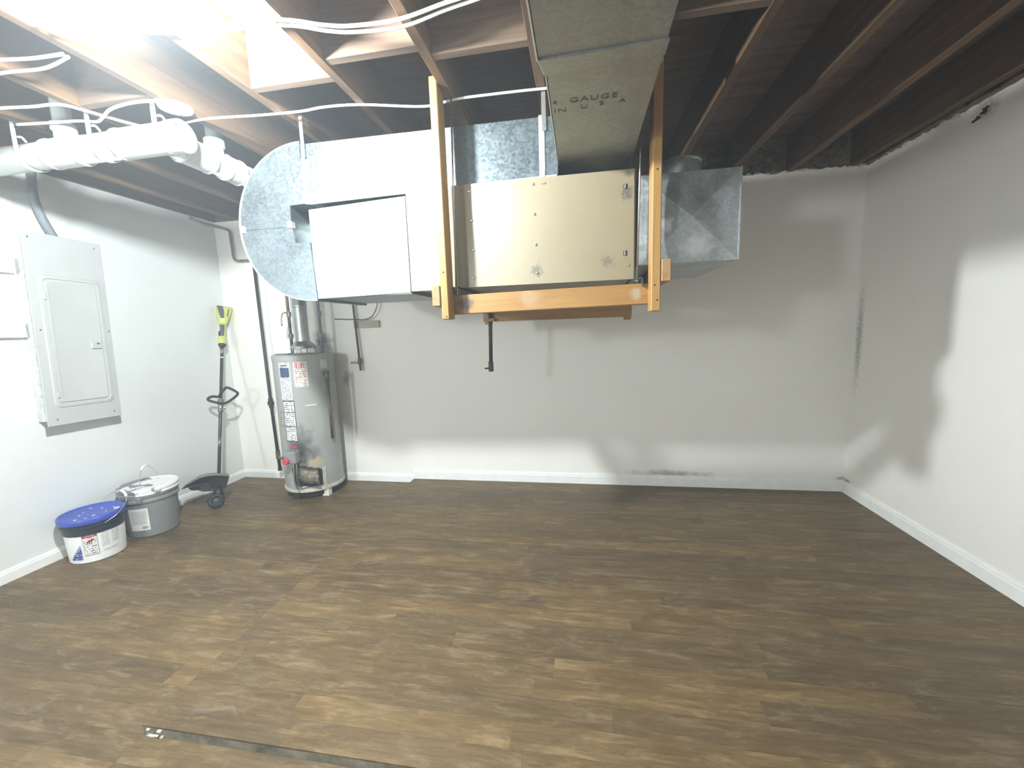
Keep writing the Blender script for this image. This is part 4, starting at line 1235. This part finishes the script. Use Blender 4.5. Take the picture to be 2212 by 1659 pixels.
bail(t, B2, 0.165, (B2[0] + 0.085, B2[1] - 0.145, 0.275), (B2[0] - 0.085, B2[1] + 0.141, 0.275),
     [(B2[0] + 0.070, B2[1] - 0.12, 0.34), (B2[0] + 0.005, B2[1] - 0.035, 0.452), (B2[0] - 0.02, B2[1] + 0.030, 0.460), (B2[0] - 0.07, B2[1] + 0.115, 0.38)])

# ------------------------------------------------------------------ string trimmer leaning in the corner
st = thing('string_trimmer', 'lime and black string trimmer leaning in the corner', 'trimmer', (-2.88, 2.68, 0.0))
P0 = Vector((-2.895, 2.715, 0.10)); P1 = Vector((-3.142, 3.172, 1.268))
ax = (P1 - P0).normalized()
at_ = lambda s_: P0 + (P1 - P0) * s_
bm = NB(); tube(bm, [at_(-0.01), at_(1.0)], 0.0125, 16); obj('shaft', bm, m_shaft, st, True)
bm = NB(); tube(bm, [at_(0.30), at_(0.36)], 0.0129, 16); obj('shaft_sticker', bm, m_joint, st, True)
bm = NB(); tube(bm, [at_(0.945), at_(0.985)], 0.0131, 16); obj('shaft_sticker', bm, m_joint, st, True)
bm = NB(); tube(bm, [at_(0.915), at_(0.922)], 0.0131, 16); obj('white_ring', bm, m_hook, st, True)
# coupler
lathe_pts = [(0.012, 0), (0.021, 0), (0.023, 0.008), (0.018, 0.02), (0.018, 0.045), (0.022, 0.055), (0.018, 0.07), (0.018, 0.085), (0.024, 0.095), (0.022, 0.11), (0.012, 0.112)]
bm = NB(); lathe(bm, lathe_pts, at_(0.535), 12, ax); cp = obj('coupler', bm, m_joint, st, 'auto')
bm = NB(); tube(bm, [at_(0.56) + Vector((0.015, 0.016, 0)), at_(0.56) + Vector((0.026, 0.028, 0))], 0.010, 8); obj('clamp_knob', bm, m_joint, cp)
# loop handle
U = Vector((0.682, 0.731, 0)); N = Vector((0.731, -0.682, 0))
hb = at_(0.645)
loop = [(0.0, 0.02, 0.015), (0.03, 0.055, 0.01), (0.055, 0.065, 0.0), (0.115, 0.020, 0.02), (0.112, -0.005, 0.035), (0.06, -0.042, 0.055), (0.012, -0.060, 0.06), (-0.04, -0.045, 0.06), (-0.088, -0.022, 0.045), (-0.085, -0.004, 0.03), (-0.055, 0.004, 0.02), (-0.02, -0.004, 0.015)]
bm = NB(); tube(bm, smooth_path([hb + U * a + Vector((0, 0, b)) + N * c for a, b, c in loop + loop[:1]], 4), 0.0105, 10); obj('loop_handle', bm, m_black, st, True)
# power head: cap, lime collar, grip, battery housing
bm = NB(); lathe(bm, [(0.0125, -0.005), (0.022, -0.002), (0.030, 0.018), (0.030, 0.024)], P1, 20, ax); obj('motor_cap', bm, m_black, st, 'auto')
bm = NB(); lathe(bm, [(0.0, 0.022), (0.028, 0.022), (0.031, 0.03), (0.031, 0.088), (0.027, 0.094), (0, 0.094)], P1, 20, ax); obj('lime_collar', bm, m_lime, st, 'auto', 'lime collar')
up3 = ax
sd = (U - ax * U.dot(ax)).normalized(); fn = ax.cross(sd).normalized()
if fn.dot(N) < 0: fn = -fn


def section(bm, stations):
    rings = []
    for h, cx_, w, dpt in stations:
        c = P1 + up3 * h + sd * cx_
        rg = []
        for k in range(16):
            a = 2 * math.pi * k / 16
            ca, sa = math.cos(a), math.sin(a)
            e = 0.65
            rg.append(bm.verts.new(c + sd * (w * math.copysign(abs(ca) ** e, ca)) + fn * (dpt * math.copysign(abs(sa) ** e, sa))))
        rings.append(rg)
    for A, B in zip(rings, rings[1:]):
        for k in range(16): bm.faces.new((A[k], A[(k + 1) % 16], B[(k + 1) % 16], B[k]))
    bm.faces.new(rings[0]); bm.faces.new(list(reversed(rings[-1])))
    return bm


bm = NB(); section(bm, [(0.092, 0.0, 0.020, 0.022), (0.13, 0.0, 0.018, 0.020), (0.19, -0.002, 0.017, 0.019), (0.215, -0.002, 0.020, 0.022)]); gr = obj('rear_grip', bm, m_charcoal, st, True, 'charcoal rubber grip')
bm = NB(); section(bm, [(0.092, 0.016, 0.006, 0.023), (0.15, 0.018, 0.004, 0.021), (0.21, 0.018, 0.006, 0.023)]); obj('grip_stripe', bm, m_lime, gr, True, 'lime strip along the grip')
bm = NB(); section(bm, [(0.105, -0.022, 0.006, 0.008), (0.135, -0.024, 0.007, 0.008), (0.150, -0.018, 0.005, 0.008)]); obj('trigger', bm, m_black, gr, True, 'black trigger')
bm = NB(); section(bm, [(0.205, -0.002, 0.022, 0.026), (0.225, 0.000, 0.033, 0.036), (0.29, 0.004, 0.048, 0.045), (0.350, 0.009, 0.059, 0.050), (0.372, 0.011, 0.062, 0.051)]); bh = obj('battery_housing', bm, m_lime, st, True, 'flared lime battery housing')
bm = NB()
pl = [(-0.052, 0.374), (-0.008, 0.374), (-0.005, 0.35), (0.002, 0.33), (0.002, 0.262), (-0.022, 0.262), (-0.034, 0.30)]
prism(bm, pl, lambda u, v, w: tuple(P1 + up3 * v + sd * (u + 0.006) + fn * w), 0.02, 0.0525); obj('dark_side', bm, m_charcoal, bh)
bm = NB()
prism(bm, [(0.030, 0.285), (0.036, 0.275), (0.046, 0.345), (0.040, 0.352)], lambda u, v, w: tuple(P1 + up3 * v + sd * u + fn * w), 0.02, 0.053); obj('vent_slot', bm, m_charcoal, bh)
# guard: curved shield with a grey rim, traced in the plane across the shaft foot
G0 = Vector((-2.9, 2.72, 0.2))
poly = [(0.087, 0.023), (0.056, -0.064), (0.019, -0.072), (-0.04, -0.064), (-0.098, -0.052), (-0.138, -0.026), (-0.147, -0.032), (-0.169, -0.026), (-0.173, -0.003), (-0.185, 0.002), (-0.222, -0.007), (-0.191, 0.021), (-0.147, 0.04), (-0.101, 0.061), (-0.06, 0.065), (-0.007, 0.058), (0.046, 0.041)]
bm = NB()
bow = lambda u: 0.35 * (u + 0.06) ** 2
prism(bm, poly, lambda u, v, w: tuple(G0 + U * u + Vector((0, 0, v)) + N * (w - bow(u) * 2.0)), 0.006, 0.010)
bmesh.ops.triangulate(bm, faces=[f for f in bm.faces if len(f.verts) > 4])
gd = obj('guard', bm, m_black, st, False, 'black debris guard')
bm = NB()
rimp = [(-0.222, -0.007), (-0.191, 0.021), (-0.147, 0.04), (-0.101, 0.061), (-0.06, 0.065), (-0.007, 0.058), (0.046, 0.041), (0.087, 0.023)]
vs = []
for (u, v) in rimp:
    b0 = G0 + U * u + Vector((0, 0, v)) + N * (0.012 - bow(u) * 2.0)
    wdt = 0.02 + 0.05 * min(1, (u + 0.23) / 0.12)
    vs.append([bm.verts.new(b0 + Vector((0, 0, q))+ N * w_) for q, w_ in ((0.000, 0.0), (0.010, -0.002), (0.004, -wdt), (-0.006, -wdt))])
for A, B in zip(vs, vs[1:]):
    for k in range(4): bm.faces.new((A[k], A[(k + 1) % 4], B[(k + 1) % 4], B[k]))
bm.faces.new(vs[0]); bm.faces.new(list(reversed(vs[-1])))
obj('guard_rim', bm, m_blackrim, gd, False, 'scuffed grey guard rim')
bm = NB()
for i in range(4):
    for j in range(5):
        u, v = -0.105 + j * 0.0125 + i * 0.002, -0.040 + i * 0.0105 + j * 0.002
        box(bm, -0.0028, 0.0028, -0.0012, 0.0012, -0.0026, 0.0026)
        for w_ in bm.verts[-8:] if False else list(bm.verts)[-8:]:
            q = w_.co.copy()
            w_.co = G0 + U * (u + q.x) + Vector((0, 0, v + q.z)) + N * (0.0105 - bow(u) * 2.0 + q.y)
obj('guard_grid', bm, m_joint, gd, False, 'grid of small grey dots')
bm = NB(); tube(bm, [P0 + ax * 0.06, P0 + ax * 0.02, P0 - ax * 0.03], 0.03, 16, radii=[0.020, 0.034, 0.036]); obj('gear_housing', bm, m_black, st, True)
hd = Vector((-2.878, 2.672, 0.062))
hax = Vector((0.62, -0.60, 0.42)).normalized()
bm = NB(); tube(bm, [P0 - ax * 0.02, hd - hax * 0.02], 0.030, 16); obj('head_neck', bm, m_black, st, True)
bm = NB(); lathe(bm, [(0.0, -0.045), (0.036, -0.045), (0.052, -0.030), (0.056, -0.012), (0.056, 0.004), (0.048, 0.014), (0.034, 0.018), (0.030, 0.008), (0.022, 0.006), (0.018, 0.016), (0.0, 0.018)], hd, 28, hax); sp = obj('spool_head', bm, m_black, st, 'auto')
bm = NB(); tube(bm, smooth_path([hd + Vector((0.05, 0.02, -0.02)), hd + Vector((0.085, 0.045, -0.045)), hd + Vector((0.12, 0.06, -0.058))], 3), 0.002, 6); obj('cut_line', bm, simple('trim_line', (0.24, 0.13, 0.07), 0.5), sp, True)
